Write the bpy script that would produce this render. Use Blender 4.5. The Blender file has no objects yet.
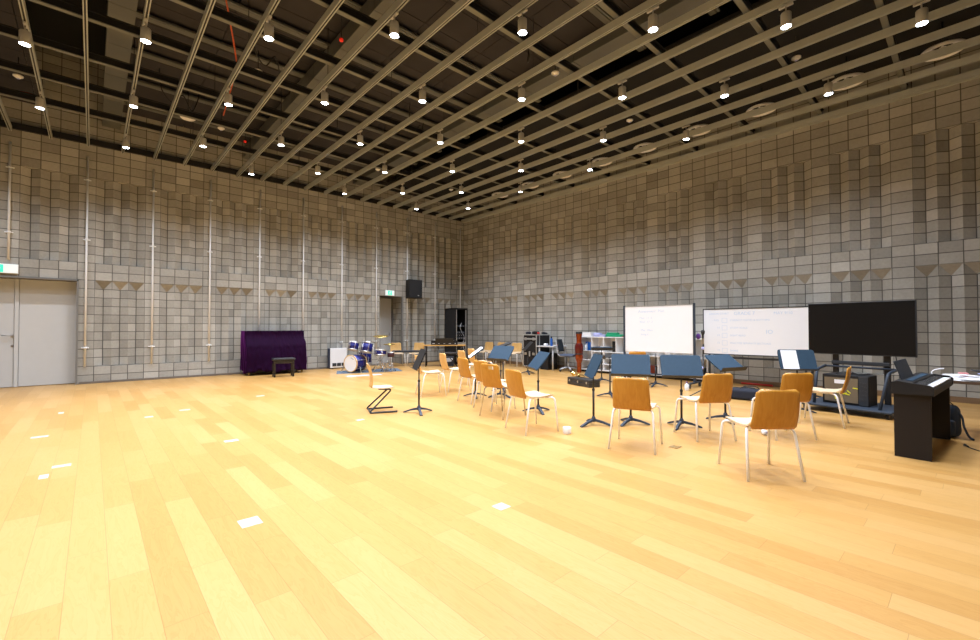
import bpy, bmesh, math, random
from mathutils import Vector, Matrix, Euler
PI = math.pi; R = math.radians
S = bpy.context.scene
C = S.collection
rnd = random.Random(7)

# ---------------------------------------------------------------- camera, world, exposure
YB, XR = 13.787, 11.062           # the two block walls
XL, YF, ZT = -4.6, -2.6, 7.6      # the sides behind the camera, the roof
B = 1.219; MOD = B/4.0            # bay and block module
YAW, PITCH, ROLL = R(42.1625), R(0.995), R(-0.04)
cam_d = bpy.data.cameras.new('camera'); cam = bpy.data.objects.new('camera', cam_d); C.objects.link(cam)
cam_d.sensor_fit = 'HORIZONTAL'; cam_d.sensor_width = 36.0; cam_d.lens = 438.87/980*36.0
cam_d.clip_start = 0.05; cam_d.clip_end = 100
fwd = Vector((math.sin(YAW)*math.cos(PITCH), math.cos(YAW)*math.cos(PITCH), math.sin(PITCH)))
rt = Vector((math.cos(YAW), -math.sin(YAW), 0)); up = rt.cross(fwd)
rt2 = rt*math.cos(ROLL)+up*math.sin(ROLL); up2 = up*math.cos(ROLL)-rt*math.sin(ROLL)
M4 = Matrix((rt2, up2, -fwd)).transposed().to_4x4(); M4.translation = Vector((0, 0, 1.2918))
cam.matrix_world = M4
S.camera = cam
w = bpy.data.worlds.new('world'); S.world = w; w.use_nodes = True
w.node_tree.nodes['Background'].inputs[0].default_value = (0.9, 0.95, 1, 1)
w.node_tree.nodes['Background'].inputs[1].default_value = 0.02
S.view_settings.view_transform = 'Standard'; S.view_settings.look = 'None'
S.view_settings.exposure = 0.0; S.view_settings.gamma = 1.0
S.cycles.max_bounces = 8; S.cycles.diffuse_bounces = 5
LAMP_W = 312.0; LAMP_COL = (0.89, 0.94, 1.05); LAMP_ANGLE = R(132); LAMP_BLEND = 1.0

# ---------------------------------------------------------------- materials
def nt(name):
    m = bpy.data.materials.new(name); m.use_nodes = True
    return m, m.node_tree, m.node_tree.nodes['Principled BSDF']
def mat(name, col, rough=0.5, metal=0.0, noise=0.0, nscale=8.0, bump=0.0, emit=None, es=0.0, sheen=0.0, spec=0.5, alpha=None):
    m, t, b = nt(name)
    b.inputs['Base Color'].default_value = (*col, 1); b.inputs['Roughness'].default_value = rough
    b.inputs['Metallic'].default_value = metal; b.inputs['Specular IOR Level'].default_value = spec
    tc = t.nodes.new('ShaderNodeTexCoord'); n = t.nodes.new('ShaderNodeTexNoise')
    n.inputs['Scale'].default_value = nscale; n.inputs['Detail'].default_value = 4
    t.links.new(tc.outputs['Object'], n.inputs['Vector'])
    if noise > 0:
        mx = t.nodes.new('ShaderNodeMix'); mx.data_type = 'RGBA'
        mx.inputs[6].default_value = (*[c*(1-noise) for c in col], 1); mx.inputs[7].default_value = (*[min(1, c*(1+noise)) for c in col], 1)
        t.links.new(n.outputs['Fac'], mx.inputs[0]); t.links.new(mx.outputs[2], b.inputs['Base Color'])
    if bump > 0:
        bp = t.nodes.new('ShaderNodeBump'); bp.inputs['Strength'].default_value = bump; bp.inputs['Distance'].default_value = 0.01
        t.links.new(n.outputs['Fac'], bp.inputs['Height']); t.links.new(bp.outputs[0], b.inputs['Normal'])
    if emit: b.inputs['Emission Color'].default_value = (*emit, 1); b.inputs['Emission Strength'].default_value = es
    if sheen: b.inputs['Sheen Weight'].default_value = sheen; b.inputs['Sheen Roughness'].default_value = 0.3
    if alpha is not None: b.inputs['Transmission Weight'].default_value = alpha
    return m

def math_n(t, op, a, b=None, c=None):
    n = t.nodes.new('ShaderNodeMath'); n.operation = op
    for i, v in enumerate((a, b, c)):
        if v is None: continue
        if isinstance(v, (int, float)): n.inputs[i].default_value = v
        else: t.links.new(v, n.inputs[i])
    return n.outputs[0]
def ramp(t, fac, stops):
    r = t.nodes.new('ShaderNodeValToRGB'); els = r.color_ramp.elements
    while len(els) < len(stops): els.new(0.5)
    for e, (p, c) in zip(els, stops): e.position = p; e.color = (*c, 1)
    t.links.new(fac, r.inputs[0]); return r.outputs[0]

def block_material():
    m, t, b = nt('split_concrete_block')
    at = t.nodes.new('ShaderNodeAttribute'); at.attribute_name = 'tone'
    uv = t.nodes.new('ShaderNodeUVMap'); uv.uv_map = 'UVMap'
    sp = t.nodes.new('ShaderNodeSeparateXYZ'); t.links.new(uv.outputs[0], sp.inputs[0])
    # distance to the nearest joint, as a fraction of the block
    du = math_n(t, 'MULTIPLY', math_n(t, 'SUBTRACT', 0.5, math_n(t, 'ABSOLUTE', math_n(t, 'SUBTRACT', sp.outputs[0], 0.5))), 0.305)
    dv = math_n(t, 'MULTIPLY', math_n(t, 'SUBTRACT', 0.5, math_n(t, 'ABSOLUTE', math_n(t, 'SUBTRACT', sp.outputs[1], 0.5))), 0.2)
    d = math_n(t, 'MINIMUM', du, dv)
    mr = t.nodes.new('ShaderNodeMapRange'); mr.inputs['From Min'].default_value = 0.004; mr.inputs['From Max'].default_value = 0.010
    t.links.new(d, mr.inputs['Value'])
    tc = t.nodes.new('ShaderNodeTexCoord')
    n1 = t.nodes.new('ShaderNodeTexNoise'); n1.inputs['Scale'].default_value = 22; n1.inputs['Detail'].default_value = 6
    n2 = t.nodes.new('ShaderNodeTexNoise'); n2.inputs['Scale'].default_value = 1.1; n2.inputs['Detail'].default_value = 3
    n3 = t.nodes.new('ShaderNodeTexNoise'); n3.inputs['Scale'].default_value = 140; n3.inputs['Detail'].default_value = 3
    for n in (n1, n2, n3): t.links.new(tc.outputs['Object'], n.inputs['Vector'])
    f = math_n(t, 'ADD', math_n(t, 'MULTIPLY', at.outputs['Fac'], 0.55), math_n(t, 'ADD', math_n(t, 'MULTIPLY', n1.outputs['Fac'], 0.28), math_n(t, 'MULTIPLY', n2.outputs['Fac'], 0.32)))
    col = ramp(t, f, [(0.15, BLK_D), (0.5, BLK_M), (0.9, BLK_L)])
    mx = t.nodes.new('ShaderNodeMix'); mx.data_type = 'RGBA'
    mx.inputs[6].default_value = (0.105, 0.10, 0.092, 1); t.links.new(col, mx.inputs[7]); t.links.new(mr.outputs[0], mx.inputs[0])
    t.links.new(mx.outputs[2], b.inputs['Base Color']); b.inputs['Roughness'].default_value = 0.9; b.inputs['Specular IOR Level'].default_value = 0.2
    h = math_n(t, 'ADD', mr.outputs[0], math_n(t, 'MULTIPLY', n3.outputs['Fac'], 0.25))
    bp = t.nodes.new('ShaderNodeBump'); bp.inputs['Strength'].default_value = 0.5; bp.inputs['Distance'].default_value = 0.006
    t.links.new(h, bp.inputs['Height']); t.links.new(bp.outputs[0], b.inputs['Normal'])
    return m
BLK_D, BLK_M, BLK_L = (0.235, 0.229, 0.203), (0.352, 0.344, 0.308), (0.52, 0.512, 0.468)

def floor_material():
    m, t, b = nt('oak_floor_boards')
    tc = t.nodes.new('ShaderNodeTexCoord'); sp = t.nodes.new('ShaderNodeSeparateXYZ'); t.links.new(tc.outputs['Object'], sp.inputs[0])
    PWD, PL = 0.166, 1.20
    fx = math_n(t, 'DIVIDE', math_n(t, 'ADD', sp.outputs[0], 20.01), PWD); row = math_n(t, 'FLOOR', fx)
    wn = t.nodes.new('ShaderNodeTexWhiteNoise'); wn.noise_dimensions = '1D'; t.links.new(row, wn.inputs['W'])
    alt = math_n(t, 'MULTIPLY', math_n(t, 'MODULO', row, 2.0), 0.5)
    off = math_n(t, 'ADD', alt, math_n(t, 'MULTIPLY', wn.outputs['Value'], 0.42))
    fy = math_n(t, 'ADD', math_n(t, 'DIVIDE', math_n(t, 'ADD', sp.outputs[1], 30.0), PL), off); idy = math_n(t, 'FLOOR', fy)
    cb = t.nodes.new('ShaderNodeCombineXYZ'); t.links.new(row, cb.inputs[0]); t.links.new(idy, cb.inputs[1])
    w2 = t.nodes.new('ShaderNodeTexWhiteNoise'); w2.noise_dimensions = '2D'; t.links.new(cb.outputs[0], w2.inputs['Vector'])
    # grain: coordinates stretched along the board and shifted per board
    gx = math_n(t, 'ADD', math_n(t, 'MULTIPLY', sp.outputs[0], 16.0), math_n(t, 'MULTIPLY', w2.outputs['Value'], 37.0))
    gy = math_n(t, 'ADD', math_n(t, 'MULTIPLY', sp.outputs[1], 1.9), math_n(t, 'MULTIPLY', row, 3.3))
    gc = t.nodes.new('ShaderNodeCombineXYZ'); t.links.new(gx, gc.inputs[0]); t.links.new(gy, gc.inputs[1])
    g1 = t.nodes.new('ShaderNodeTexNoise'); g1.inputs['Scale'].default_value = 1.0; g1.inputs['Detail'].default_value = 5; g1.inputs['Distortion'].default_value = 0.8
    t.links.new(gc.outputs[0], g1.inputs['Vector'])
    rings = math_n(t, 'FRACT', math_n(t, 'MULTIPLY', g1.outputs['Fac'], 9.0))
    rings = math_n(t, 'POWER', rings, 3.0)
    fine = t.nodes.new('ShaderNodeTexNoise'); fine.inputs['Scale'].default_value = 1.0; fine.inputs['Detail'].default_value = 3
    fc = t.nodes.new('ShaderNodeCombineXYZ'); t.links.new(math_n(t, 'MULTIPLY', sp.outputs[0], 160.0), fc.inputs[0]); t.links.new(math_n(t, 'MULTIPLY', sp.outputs[1], 5.0), fc.inputs[1])
    t.links.new(fc.outputs[0], fine.inputs['Vector'])
    tone = math_n(t, 'ADD', math_n(t, 'MULTIPLY', w2.outputs['Value'], 0.60), math_n(t, 'ADD', math_n(t, 'MULTIPLY', g1.outputs['Fac'], 0.3), math_n(t, 'SUBTRACT', math_n(t, 'MULTIPLY', fine.outputs['Fac'], 0.12), math_n(t, 'MULTIPLY', rings, 0.26))))
    col = ramp(t, tone, [(0.0, FL_D), (0.45, FL_M), (0.95, FL_L)])
    ex = math_n(t, 'MULTIPLY', math_n(t, 'SUBTRACT', 0.5, math_n(t, 'ABSOLUTE', math_n(t, 'SUBTRACT', math_n(t, 'FRACT', fx), 0.5))), PWD)
    ey = math_n(t, 'MULTIPLY', math_n(t, 'SUBTRACT', 0.5, math_n(t, 'ABSOLUTE', math_n(t, 'SUBTRACT', math_n(t, 'FRACT', fy), 0.5))), PL)
    e = math_n(t, 'MINIMUM', ex, ey)
    mr = t.nodes.new('ShaderNodeMapRange'); mr.inputs['From Min'].default_value = 0.0004; mr.inputs['From Max'].default_value = 0.0018
    mr.inputs['To Min'].default_value = 0.62; t.links.new(e, mr.inputs['Value'])
    mx = t.nodes.new('ShaderNodeMix'); mx.data_type = 'RGBA'; mx.blend_type = 'MULTIPLY'; mx.inputs[0].default_value = 1
    t.links.new(col, mx.inputs[6]); cr = t.nodes.new('ShaderNodeCombineColor')
    for i in range(3): t.links.new(mr.outputs[0], cr.inputs[i])
    t.links.new(cr.outputs[0], mx.inputs[7]); t.links.new(mx.outputs[2], b.inputs['Base Color'])
    b.inputs['Roughness'].default_value = 0.34; b.inputs['Specular IOR Level'].default_value = 0.35
    bp = t.nodes.new('ShaderNodeBump'); bp.inputs['Strength'].default_value = 0.15; bp.inputs['Distance'].default_value = 0.002
    t.links.new(mr.outputs[0], bp.inputs['Height']); t.links.new(bp.outputs[0], b.inputs['Normal'])
    return m
FL_D, FL_M, FL_L = (0.425, 0.220, 0.058), (0.495, 0.278, 0.084), (0.55, 0.328, 0.122)

def wood_material(name, c1, c2, scale=1.0, axis=2, rough=0.35):
    m, t, b = nt(name)
    tc = t.nodes.new('ShaderNodeTexCoord'); mp = t.nodes.new('ShaderNodeMapping')
    sc = [45*scale]*3; sc[axis] = 2.2*scale; mp.inputs['Scale'].default_value = sc
    n = t.nodes.new('ShaderNodeTexNoise'); n.inputs['Scale'].default_value = 1; n.inputs['Detail'].default_value = 5
    t.links.new(tc.outputs['Object'], mp.inputs[0]); t.links.new(mp.outputs[0], n.inputs['Vector'])
    t.links.new(ramp(t, n.outputs['Fac'], [(0.3, c1), (0.7, c2)]), b.inputs['Base Color'])
    b.inputs['Roughness'].default_value = rough; b.inputs['Specular IOR Level'].default_value = 0.4
    return m

BLK = block_material(); FLOOR = floor_material()
M = dict(
 rail=mat('cream_painted_steel', (0.45, 0.475, 0.44), 0.5, 0, 0.08, 3), flange=mat('olive_painted_steel', (0.16, 0.165, 0.145), 0.5, 0, 0.1, 3),
 blackm=mat('black_painted_metal', (0.012, 0.012, 0.013), 0.55), void=mat('black_roof_void', (0.012, 0.012, 0.013), 0.95),
 deck=mat('dark_acoustic_board', (0.036, 0.033, 0.037), 0.95, 0, 0.25, 2.5, 0.3), duct=mat('dull_grey_duct_steel', (0.125, 0.130, 0.120), 0.6, 0, 0.15, 3),
 alu=mat('lamp_housing_grey', (0.50, 0.50, 0.47), 0.4), lens=mat('lit_lamp_lens', (1, 1, 1), 0.3, emit=(0.86, 0.93, 1.0), es=28.0),
 white=mat('white_laminate', (0.78, 0.79, 0.80), 0.4, noise=0.02), ring=mat('off_white_plastic', (0.92, 0.92, 0.90), 0.5),
 conduit=mat('galvanised_conduit', (0.84, 0.87, 0.89), 0.45), door=mat('pale_grey_door_paint', (0.58, 0.60, 0.60), 0.5, noise=0.03),
 frame=mat('grey_door_frame', (0.18, 0.18, 0.17), 0.5), steel=mat('brushed_steel', (0.55, 0.55, 0.55), 0.28, 0.9), brass=mat('polished_brass', (0.75, 0.52, 0.18), 0.22, 1.0),
 base=mat('brushed_skirting_metal', (0.22, 0.20, 0.18), 0.4, 0.5), basew=wood_material('brown_wood_skirting', (0.16, 0.10, 0.055), (0.24, 0.155, 0.09), 0.5, 1),
 velvet=mat('purple_velvet', (0.011, 0.0004, 0.014), 0.75, 0, 0.3, 6, sheen=0.5, spec=0.08), blackgloss=mat('black_lacquer', (0.010, 0.010, 0.011), 0.18),
 leather=mat('black_leatherette', (0.02, 0.021, 0.023), 0.4, bump=0.2, nscale=60), darkp=mat('dark_plastic', (0.014, 0.014, 0.015), 0.5, spec=0.25), darkv=mat('dark_slate_case', (0.028, 0.034, 0.044), 0.55, noise=0.1, spec=0.3),
 slate=mat('slate_blue_powder_coat', (0.026, 0.053, 0.085), 0.6, 0, 0.12, 25, spec=0.15), slateb=mat('slate_blue_cast_metal', (0.030, 0.042, 0.062), 0.5, spec=0.3),
 legw=mat('white_powder_coated_tube', (0.86, 0.87, 0.88), 0.45), chrome=mat('chrome_tube', (0.6, 0.6, 0.6), 0.15, 1.0), paper=mat('white_paper', (0.86, 0.87, 0.9), 0.8), cable=mat('black_rubber', (0.015, 0.015, 0.016), 0.6),
 oak=wood_material('honey_oak_veneer', (0.42, 0.185, 0.018), (0.50, 0.24, 0.032)), birch=wood_material('birch_seat_lit_veneer', (0.63, 0.47, 0.29), (0.76, 0.61, 0.42), axis=0),  # seat birch is paler than the backs: overhead light put into its colour
 birchv=wood_material('pale_birch_back_veneer', (0.56, 0.32, 0.10), (0.64, 0.40, 0.15)), brown=wood_material('brown_table_wood', (0.52, 0.27, 0.06), (0.62, 0.36, 0.10), axis=0),
 drumblue=mat('deep_blue_drum_wrap', (0.008, 0.012, 0.14), 0.22, 0.25, 0.3, 40), skin=mat('white_drum_skin', (0.80, 0.80, 0.80), 0.5), hoop=wood_material('maple_drum_hoop', (0.55, 0.36, 0.16), (0.66, 0.46, 0.23)),
 cymbal=mat('bronze_cymbal', (0.66, 0.47, 0.14), 0.25, 0.9), rug=mat('blue_grey_rug', (0.11, 0.15, 0.20), 0.95, 0, 0.3, 30), mat_l=mat('pale_blue_mat', (0.42, 0.54, 0.62), 0.7, 0, 0.06, 20),
 exitw=mat('lit_exit_panel', (0.8, 0.85, 0.85), 0.4, emit=(0.75, 0.92, 0.88), es=0.35), exitg=mat('lit_exit_green', (0.05, 0.8, 0.5), 0.4, emit=(0.05, 0.85, 0.5), es=0.6),
 screen=mat('matt_black_screen', (0.005, 0.0045, 0.0045), 0.4, spec=0.2), board=mat('glossy_whiteboard', (0.83, 0.85, 0.88), 0.22, noise=0.01), ink=mat('faded_blue_marker', (0.52, 0.64, 0.80), 0.6), inkg=mat('faded_green_marker', (0.50, 0.70, 0.68), 0.6),
 fsteel=mat('brushed_floor_plate', (0.56, 0.60, 0.50), 0.35, 0.2), orange=mat('orange_cable_sheath', (0.55, 0.10, 0.03), 0.6), red=mat('red_lamp_plastic', (0.65, 0.02, 0.01), 0.4, emit=(1, 0.03, 0.01), es=0.4),
 redrub=mat('red_rubber', (0.50, 0.03, 0.02), 0.5), blue=mat('bright_blue_plastic', (0.01, 0.10, 0.42), 0.35), green=mat('green_plastic', (0.0, 0.30, 0.13), 0.45), purple=mat('purple_plastic', (0.11, 0.03, 0.25), 0.5),
 lav=mat('pale_violet_plastic', (0.42, 0.45, 0.75), 0.5), pink=mat('pink_plastic', (0.65, 0.25, 0.25), 0.5), clear=mat('cloudy_plastic', (0.75, 0.78, 0.80), 0.35), navy=mat('navy_canvas', (0.010, 0.014, 0.028), 0.85, bump=0.3, nscale=90), backp=mat('dark_blue_nylon', (0.012, 0.024, 0.045), 0.7, bump=0.4, nscale=50),
 caseal=mat('aluminium_case_edge', (0.55, 0.56, 0.56), 0.3, 0.75), amber=mat('amber_lacquer', (0.24, 0.035, 0.004), 0.2, 0, 0.95, 26), maroon=mat('dark_maroon_lacquer', (0.10, 0.008, 0.006), 0.2), mesh=mat('dark_blue_mesh', (0.012, 0.022, 0.032), 0.8), seatb=mat('dark_blue_grey_upholstery', (0.07, 0.09, 0.14), 0.85),
 greyl=mat('light_grey_moulded_plastic', (0.45, 0.47, 0.50), 0.4), desk=mat('light_grey_desk_top', (0.55, 0.57, 0.60), 0.4), key=mat('white_piano_key', (0.85, 0.86, 0.88), 0.25), yellow=mat('yellow_tape', (0.75, 0.75, 0.02), 0.5), smoke=mat('smoked_glass', (0.16, 0.13, 0.09), 0.15), tape=mat('white_tape', (0.80, 0.81, 0.82), 0.5), dgrey=mat('dark_grey_steel', (0.035, 0.040, 0.047), 0.45, spec=0.3), brownp=mat('dark_brown_laminate', (0.014, 0.011, 0.010), 0.5, spec=0.25), tan=mat('tan_plastic', (0.5, 0.38, 0.22), 0.5),
)

_b = M['velvet'].node_tree.nodes['Principled BSDF']; _b.inputs['Sheen Tint'].default_value = (0.45, 0.03, 0.55, 1); _b.inputs['Sheen Roughness'].default_value = 0.35

# ---------------------------------------------------------------- mesh helpers
def BM(): return bmesh.new()
def box(bm, c, s, rot=None, bev=0.0, segs=2):
    r = bmesh.ops.create_cube(bm, size=1.0)
    mt = Matrix.Translation(Vector(c)) @ (rot.to_4x4() if rot is not None else Matrix.Identity(4)) @ Matrix.Diagonal((*s, 1))
    bmesh.ops.transform(bm, matrix=mt, verts=r['verts'])
    if bev > 0:
        es = list({e for v in r['verts'] for e in v.link_edges})
        bmesh.ops.bevel(bm, geom=es, offset=min(bev, min(s)*0.45), segments=segs, affect='EDGES', profile=0.5)
def rz(a): return Euler((0, 0, a)).to_matrix()
def eul(x, y, z): return Euler((x, y, z)).to_matrix()
def tube(bm, pts, r, n=8, cap=True):
    pts = [Vector(p) for p in pts]; rings = []
    rr = r if isinstance(r, (list, tuple)) else [r]*len(pts)
    prev = None
    for i, p in enumerate(pts):
        if i == 0: d = pts[1]-p
        elif i == len(pts)-1: d = p-pts[i-1]
        else: d = (pts[i+1]-p).normalized()+(p-pts[i-1]).normalized()
        d.normalize()
        if prev is None:
            a = Vector((0, 0, 1)) if abs(d.z) < 0.9 else Vector((1, 0, 0))
            u = d.cross(a).normalized()
        else:
            u = (prev-d*prev.dot(d)).normalized()
        prev = u; v = d.cross(u)
        rings.append([bm.verts.new(p+(u*math.cos(2*PI*k/n)+v*math.sin(2*PI*k/n))*rr[i]) for k in range(n)])
    for a, b in zip(rings, rings[1:]):
        for k in range(n):
            f = bm.faces.new((a[k], a[(k+1) % n], b[(k+1) % n], b[k])); f.smooth = True
    if cap:
        bm.faces.new(rings[0][::-1]); bm.faces.new(rings[-1])
def lathe(bm, prof, c=(0, 0, 0), n=24, mt=None, cap=True):
    rings = []; T = (Matrix.Translation(Vector(c)) @ (mt.to_4x4() if mt is not None else Matrix.Identity(4)))
    for (r, z) in prof:
        rings.append([bm.verts.new(T @ Vector((r*math.cos(2*PI*k/n), r*math.sin(2*PI*k/n), z))) for k in range(n)])
    for a, b in zip(rings, rings[1:]):
        for k in range(n):
            f = bm.faces.new((a[k], a[(k+1) % n], b[(k+1) % n], b[k])); f.smooth = True
    if cap:
        if prof[0][0] > 1e-5: bm.faces.new(rings[0][::-1])
        if prof[-1][0] > 1e-5: bm.faces.new(rings[-1])
def prism(bm, poly, d0, d1, axis='z', mt=None):
    def P(a, b, d):
        v = {'z': (a, b, d), 'y': (a, d, b), 'x': (d, a, b)}[axis]; v = Vector(v)
        return mt @ v if mt is not None else v
    lo = [bm.verts.new(P(a, b, d0)) for a, b in poly]; hi = [bm.verts.new(P(a, b, d1)) for a, b in poly]
    n = len(poly)
    for k in range(n): bm.faces.new((lo[k], lo[(k+1) % n], hi[(k+1) % n], hi[k]))
    bm.faces.new(lo[::-1]); bm.faces.new(hi)
def smooth_path(pts, k=4):
    pts = [Vector(p) for p in pts]; out = []
    for i in range(len(pts)-1):
        p0 = pts[max(i-1, 0)]; p1 = pts[i]; p2 = pts[i+1]; p3 = pts[min(i+2, len(pts)-1)]
        for s in range(k):
            t = s/k
            out.append(0.5*((2*p1)+(p2-p0)*t+(2*p0-5*p1+4*p2-p3)*t*t+(3*p1-p0-3*p2+p3)*t*t*t))
    out.append(pts[-1]); return out
def fillet(a, b, c, r=0.05, n=4):
    a, b, c = Vector(a), Vector(b), Vector(c)
    p = b+(a-b).normalized()*r; q = b+(c-b).normalized()*r
    return [(p*(1-t)**2+b*2*t*(1-t)+q*t*t) for t in [i/n for i in range(n+1)]]
def obj(name, bm, m, parent=None, loc=None):
    bmesh.ops.recalc_face_normals(bm, faces=bm.faces)
    me = bpy.data.meshes.new(name); bm.to_mesh(me); bm.free()
    me.materials.append(m if not isinstance(m, str) else M[m])
    o = bpy.data.objects.new(name, me); C.objects.link(o)
    if parent is not None: o.parent = parent
    if loc is not None: o.location = loc
    return o
def tag(o, label, cat, group=None, kind=None):
    if label: o['label'] = label
    if cat: o['category'] = cat
    if group: o['group'] = group
    if kind: o['kind'] = kind
    return o
def thing(name, label, cat, loc=(0, 0, 0), rot=0.0, group=None):
    o = bpy.data.objects.new(name, None); C.objects.link(o); o.location = loc; o.rotation_euler = (0, 0, rot)
    o.empty_display_size = 0.1
    return tag(o, label, cat, group)
def struct(name, bm, m):
    o = obj(name, bm, m); o['kind'] = 'structure'; return o
def dup(root, loc, rot, label, group=None):
    r = root.copy(); C.objects.link(r); r.location = loc; r.rotation_euler = (0, 0, rot); r['label'] = label
    if group: r['group'] = group
    for ch in list(root.children):
        c = ch.copy(); C.objects.link(c); c.parent = r
        for g in list(ch.children):
            d = g.copy(); C.objects.link(d); d.parent = c
    return r
def text_mesh(name, body, size, m, parent, mtx, ext=0.0006):
    cu = bpy.data.curves.new('t', 'FONT'); cu.body = body; cu.size = size; cu.extrude = ext; cu.resolution_u = 2
    o = bpy.data.objects.new('t', cu); C.objects.link(o)
    dg = bpy.context.evaluated_depsgraph_get(); me = bpy.data.meshes.new_from_object(o.evaluated_get(dg))
    bpy.data.objects.remove(o); me.materials.clear(); me.materials.append(m)
    x = bpy.data.objects.new(name, me); C.objects.link(x); x.parent = parent; x.matrix_local = mtx
    return x

# ---------------------------------------------------------------- block walls
def fluted_wall(name, length_cells, place, openings, D=0.12, z1=ZT):
    """cells: list of (s0, s1, kind); place(s, d, z) puts wall coordinates in the room (d = depth behind the face)."""
    bm = bmesh.new(); uvl = bm.loops.layers.uv.new('UVMap'); tone = bm.faces.layers.float.new('tone'); r = random.Random(3 if 'left' in name else 5)
    def quad(p, uv, tn):
        vs = [bm.verts.new(place(*q)) for q in p]; f = bm.faces.new(vs); f[tone] = tn
        for l, u in zip(f.loops, uv): l[uvl].uv = u
    nz = int(round(z1/0.2))
    for (s0, s1, kind) in length_cells:
        sm = (s0+s1)/2; tr = None
        for k in range(nz):
            za, zb = k*0.2, k*0.2+0.2; zm = (za+zb)/2
            if any(a-0.02 <= sm <= b+0.02 and c0 <= zm <= c1 for (a, b, c0, c1) in openings): continue
            low = 0.4 < zm < 2.4 and not any(a-0.02 <= sm <= b+0.02 and c0 <= 1.3 <= c1 for (a, b, c0, c1) in openings)
            hi = 2.8 < zm < 4.8
            t = min(1, max(0, r.gauss(0.5, 0.2)))
            if kind == 'g' and (low or hi):
                t2 = min(1, max(0, r.gauss(0.5, 0.2)))
                if tr is None: tr = t
                top = low and k == 11
                if top:
                    quad([(s0, 0, za), (sm, D, za), (s0, 0, zb)], [(0, 0), (1, 0), (0, 1)], t)
                    quad([(sm, D, za), (s1, 0, za), (s1, 0, zb)], [(0, 0), (1, 0), (1, 1)], t2)
                    quad([(s0, 0, zb), (sm, D, za), (s1, 0, zb)], [(0.4, 0.4), (0.5, 0.5), (0.6, 0.4)], t)
                else:
                    # joints run down the bottom of each groove; a block folds round each ridge
                    quad([(s0, 0, za), (sm, D, za), (sm, D, zb), (s0, 0, zb)], [(0.5, 0), (1, 0), (1, 1), (0.5, 1)], t)
                    quad([(sm, D, za), (s1, 0, za), (s1, 0, zb), (sm, D, zb)], [(0, 0), (0.5, 0), (0.5, 1), (0, 1)], t2)
                if (low and k == 2):
                    quad([(s0, 0, za), (s1, 0, za), (sm, D, za)], [(0.4, 0.4), (0.6, 0.4), (0.5, 0.5)], t)
                if (hi and k == 14):
                    quad([(s0, 0, za), (s1, 0, za), (sm, D, za)], [(0.4, 0.4), (0.6, 0.4), (0.5, 0.5)], t)
                if (hi and k == 23):
                    quad([(s0, 0, zb), (sm, D, zb), (s1, 0, zb)], [(0.4, 0.4), (0.5, 0.5), (0.6, 0.4)], t)
            else:
                quad([(s0, 0, za), (s1, 0, za), (s1, 0, zb), (s0, 0, zb)], [(0, 0), (1, 0), (1, 1), (0, 1)], t)
    me = bpy.data.meshes.new(name); bm.to_mesh(me); bm.free(); me.materials.append(BLK)
    o = bpy.data.objects.new(name, me); C.objects.link(o); o['kind'] = 'structure'
    return o

C0 = 10.848                                    # the last conduit before the corner stands on a pier
def cells_left():
    out = []; x = C0-MOD/2
    out.append((x, XR, 'p'))
    while x > XL:
        for i in range(3): out.append((x-MOD, x, 'g')); x -= MOD
        out.append((x-MOD, x, 'p')); x -= MOD
    return out
D1 = (-1.80, -0.275); D2 = (7.34, 8.255)        # the two door openings in the far wall
bayx = C0-MOD/2-MOD*3                          # left side of the first bay
D2 = (C0-MOD/2-MOD*3-MOD-B+MOD, C0-MOD/2-MOD*3-MOD)
D2 = (C0-2*B-MOD/2-3*MOD, C0-2*B-MOD/2)
D1 = (C0-9*B-MOD/2-5*MOD, C0-9*B-MOD/2)
fluted_wall('wall_left', cells_left(), lambda s, d, z: Vector((s, YB+d, z)), [(D1[0], D1[1], 0, 2.4), (D2[0], D2[1], 0, 2.4)])
def cells_right():
    out = []; y = 0.72
    ys = y
    k = 0
    while y < YB-0.001:
        for kd in ('p', 'g', 'g', 'g'):
            if y >= YB-0.03: break
            out.append((y, min(y+MOD, YB), kd if y+MOD < YB+0.05 else 'p')); y += MOD
    y = ys
    while y > YF:
        for kd in ('g', 'g', 'g', 'p'): out.append((y-MOD, y, kd)); y -= MOD
    return out
fluted_wall('wall_right', cells_right(), lambda s, d, z: Vector((XR+d, s, z)), [])
# plain sides behind the camera, roof, floor
bm = BM(); box(bm, (XL-0.1, (YF+YB)/2, ZT/2), (0.2, YB-YF+0.4, ZT)); struct('wall_back', bm, mat('plain_grey_block', (0.37, 0.365, 0.345), 0.9, 0, 0.1, 4))
bm = BM(); box(bm, ((XL+XR)/2, YF-0.1, ZT/2), (XR-XL+0.4, 0.2, ZT)); struct('wall_front', bm, bpy.data.materials['plain_grey_block'])
bm = BM(); box(bm, ((XL+XR)/2, (YF+YB)/2, ZT+0.06), (XR-XL+0.6, YB-YF+0.6, 0.12)); struct('ceiling', bm, 'void')
bm = BM(); box(bm, ((XL+XR)/2, (YF+YB+1.0)/2, -0.05), (XR-XL+0.6, YB-YF+1.6, 0.1)); struct('floor', bm, FLOOR)
# skirtings
bm = BM(); z = 0.05
for a, b in ((XL, D1[0]-0.05), (D1[1]+0.06, D2[0]-0.01), (D2[1]+0.01, XR-0.012)): box(bm, ((a+b)/2, YB-0.008, z/2), (b-a, 0.012, z))
struct('baseboard_left', bm, 'base')
bm = BM(); box(bm, (XR-0.012, (YF+YB)/2, 0.05), (0.022, YB-YF, 0.10)); struct('baseboard_right', bm, 'basew')

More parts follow.
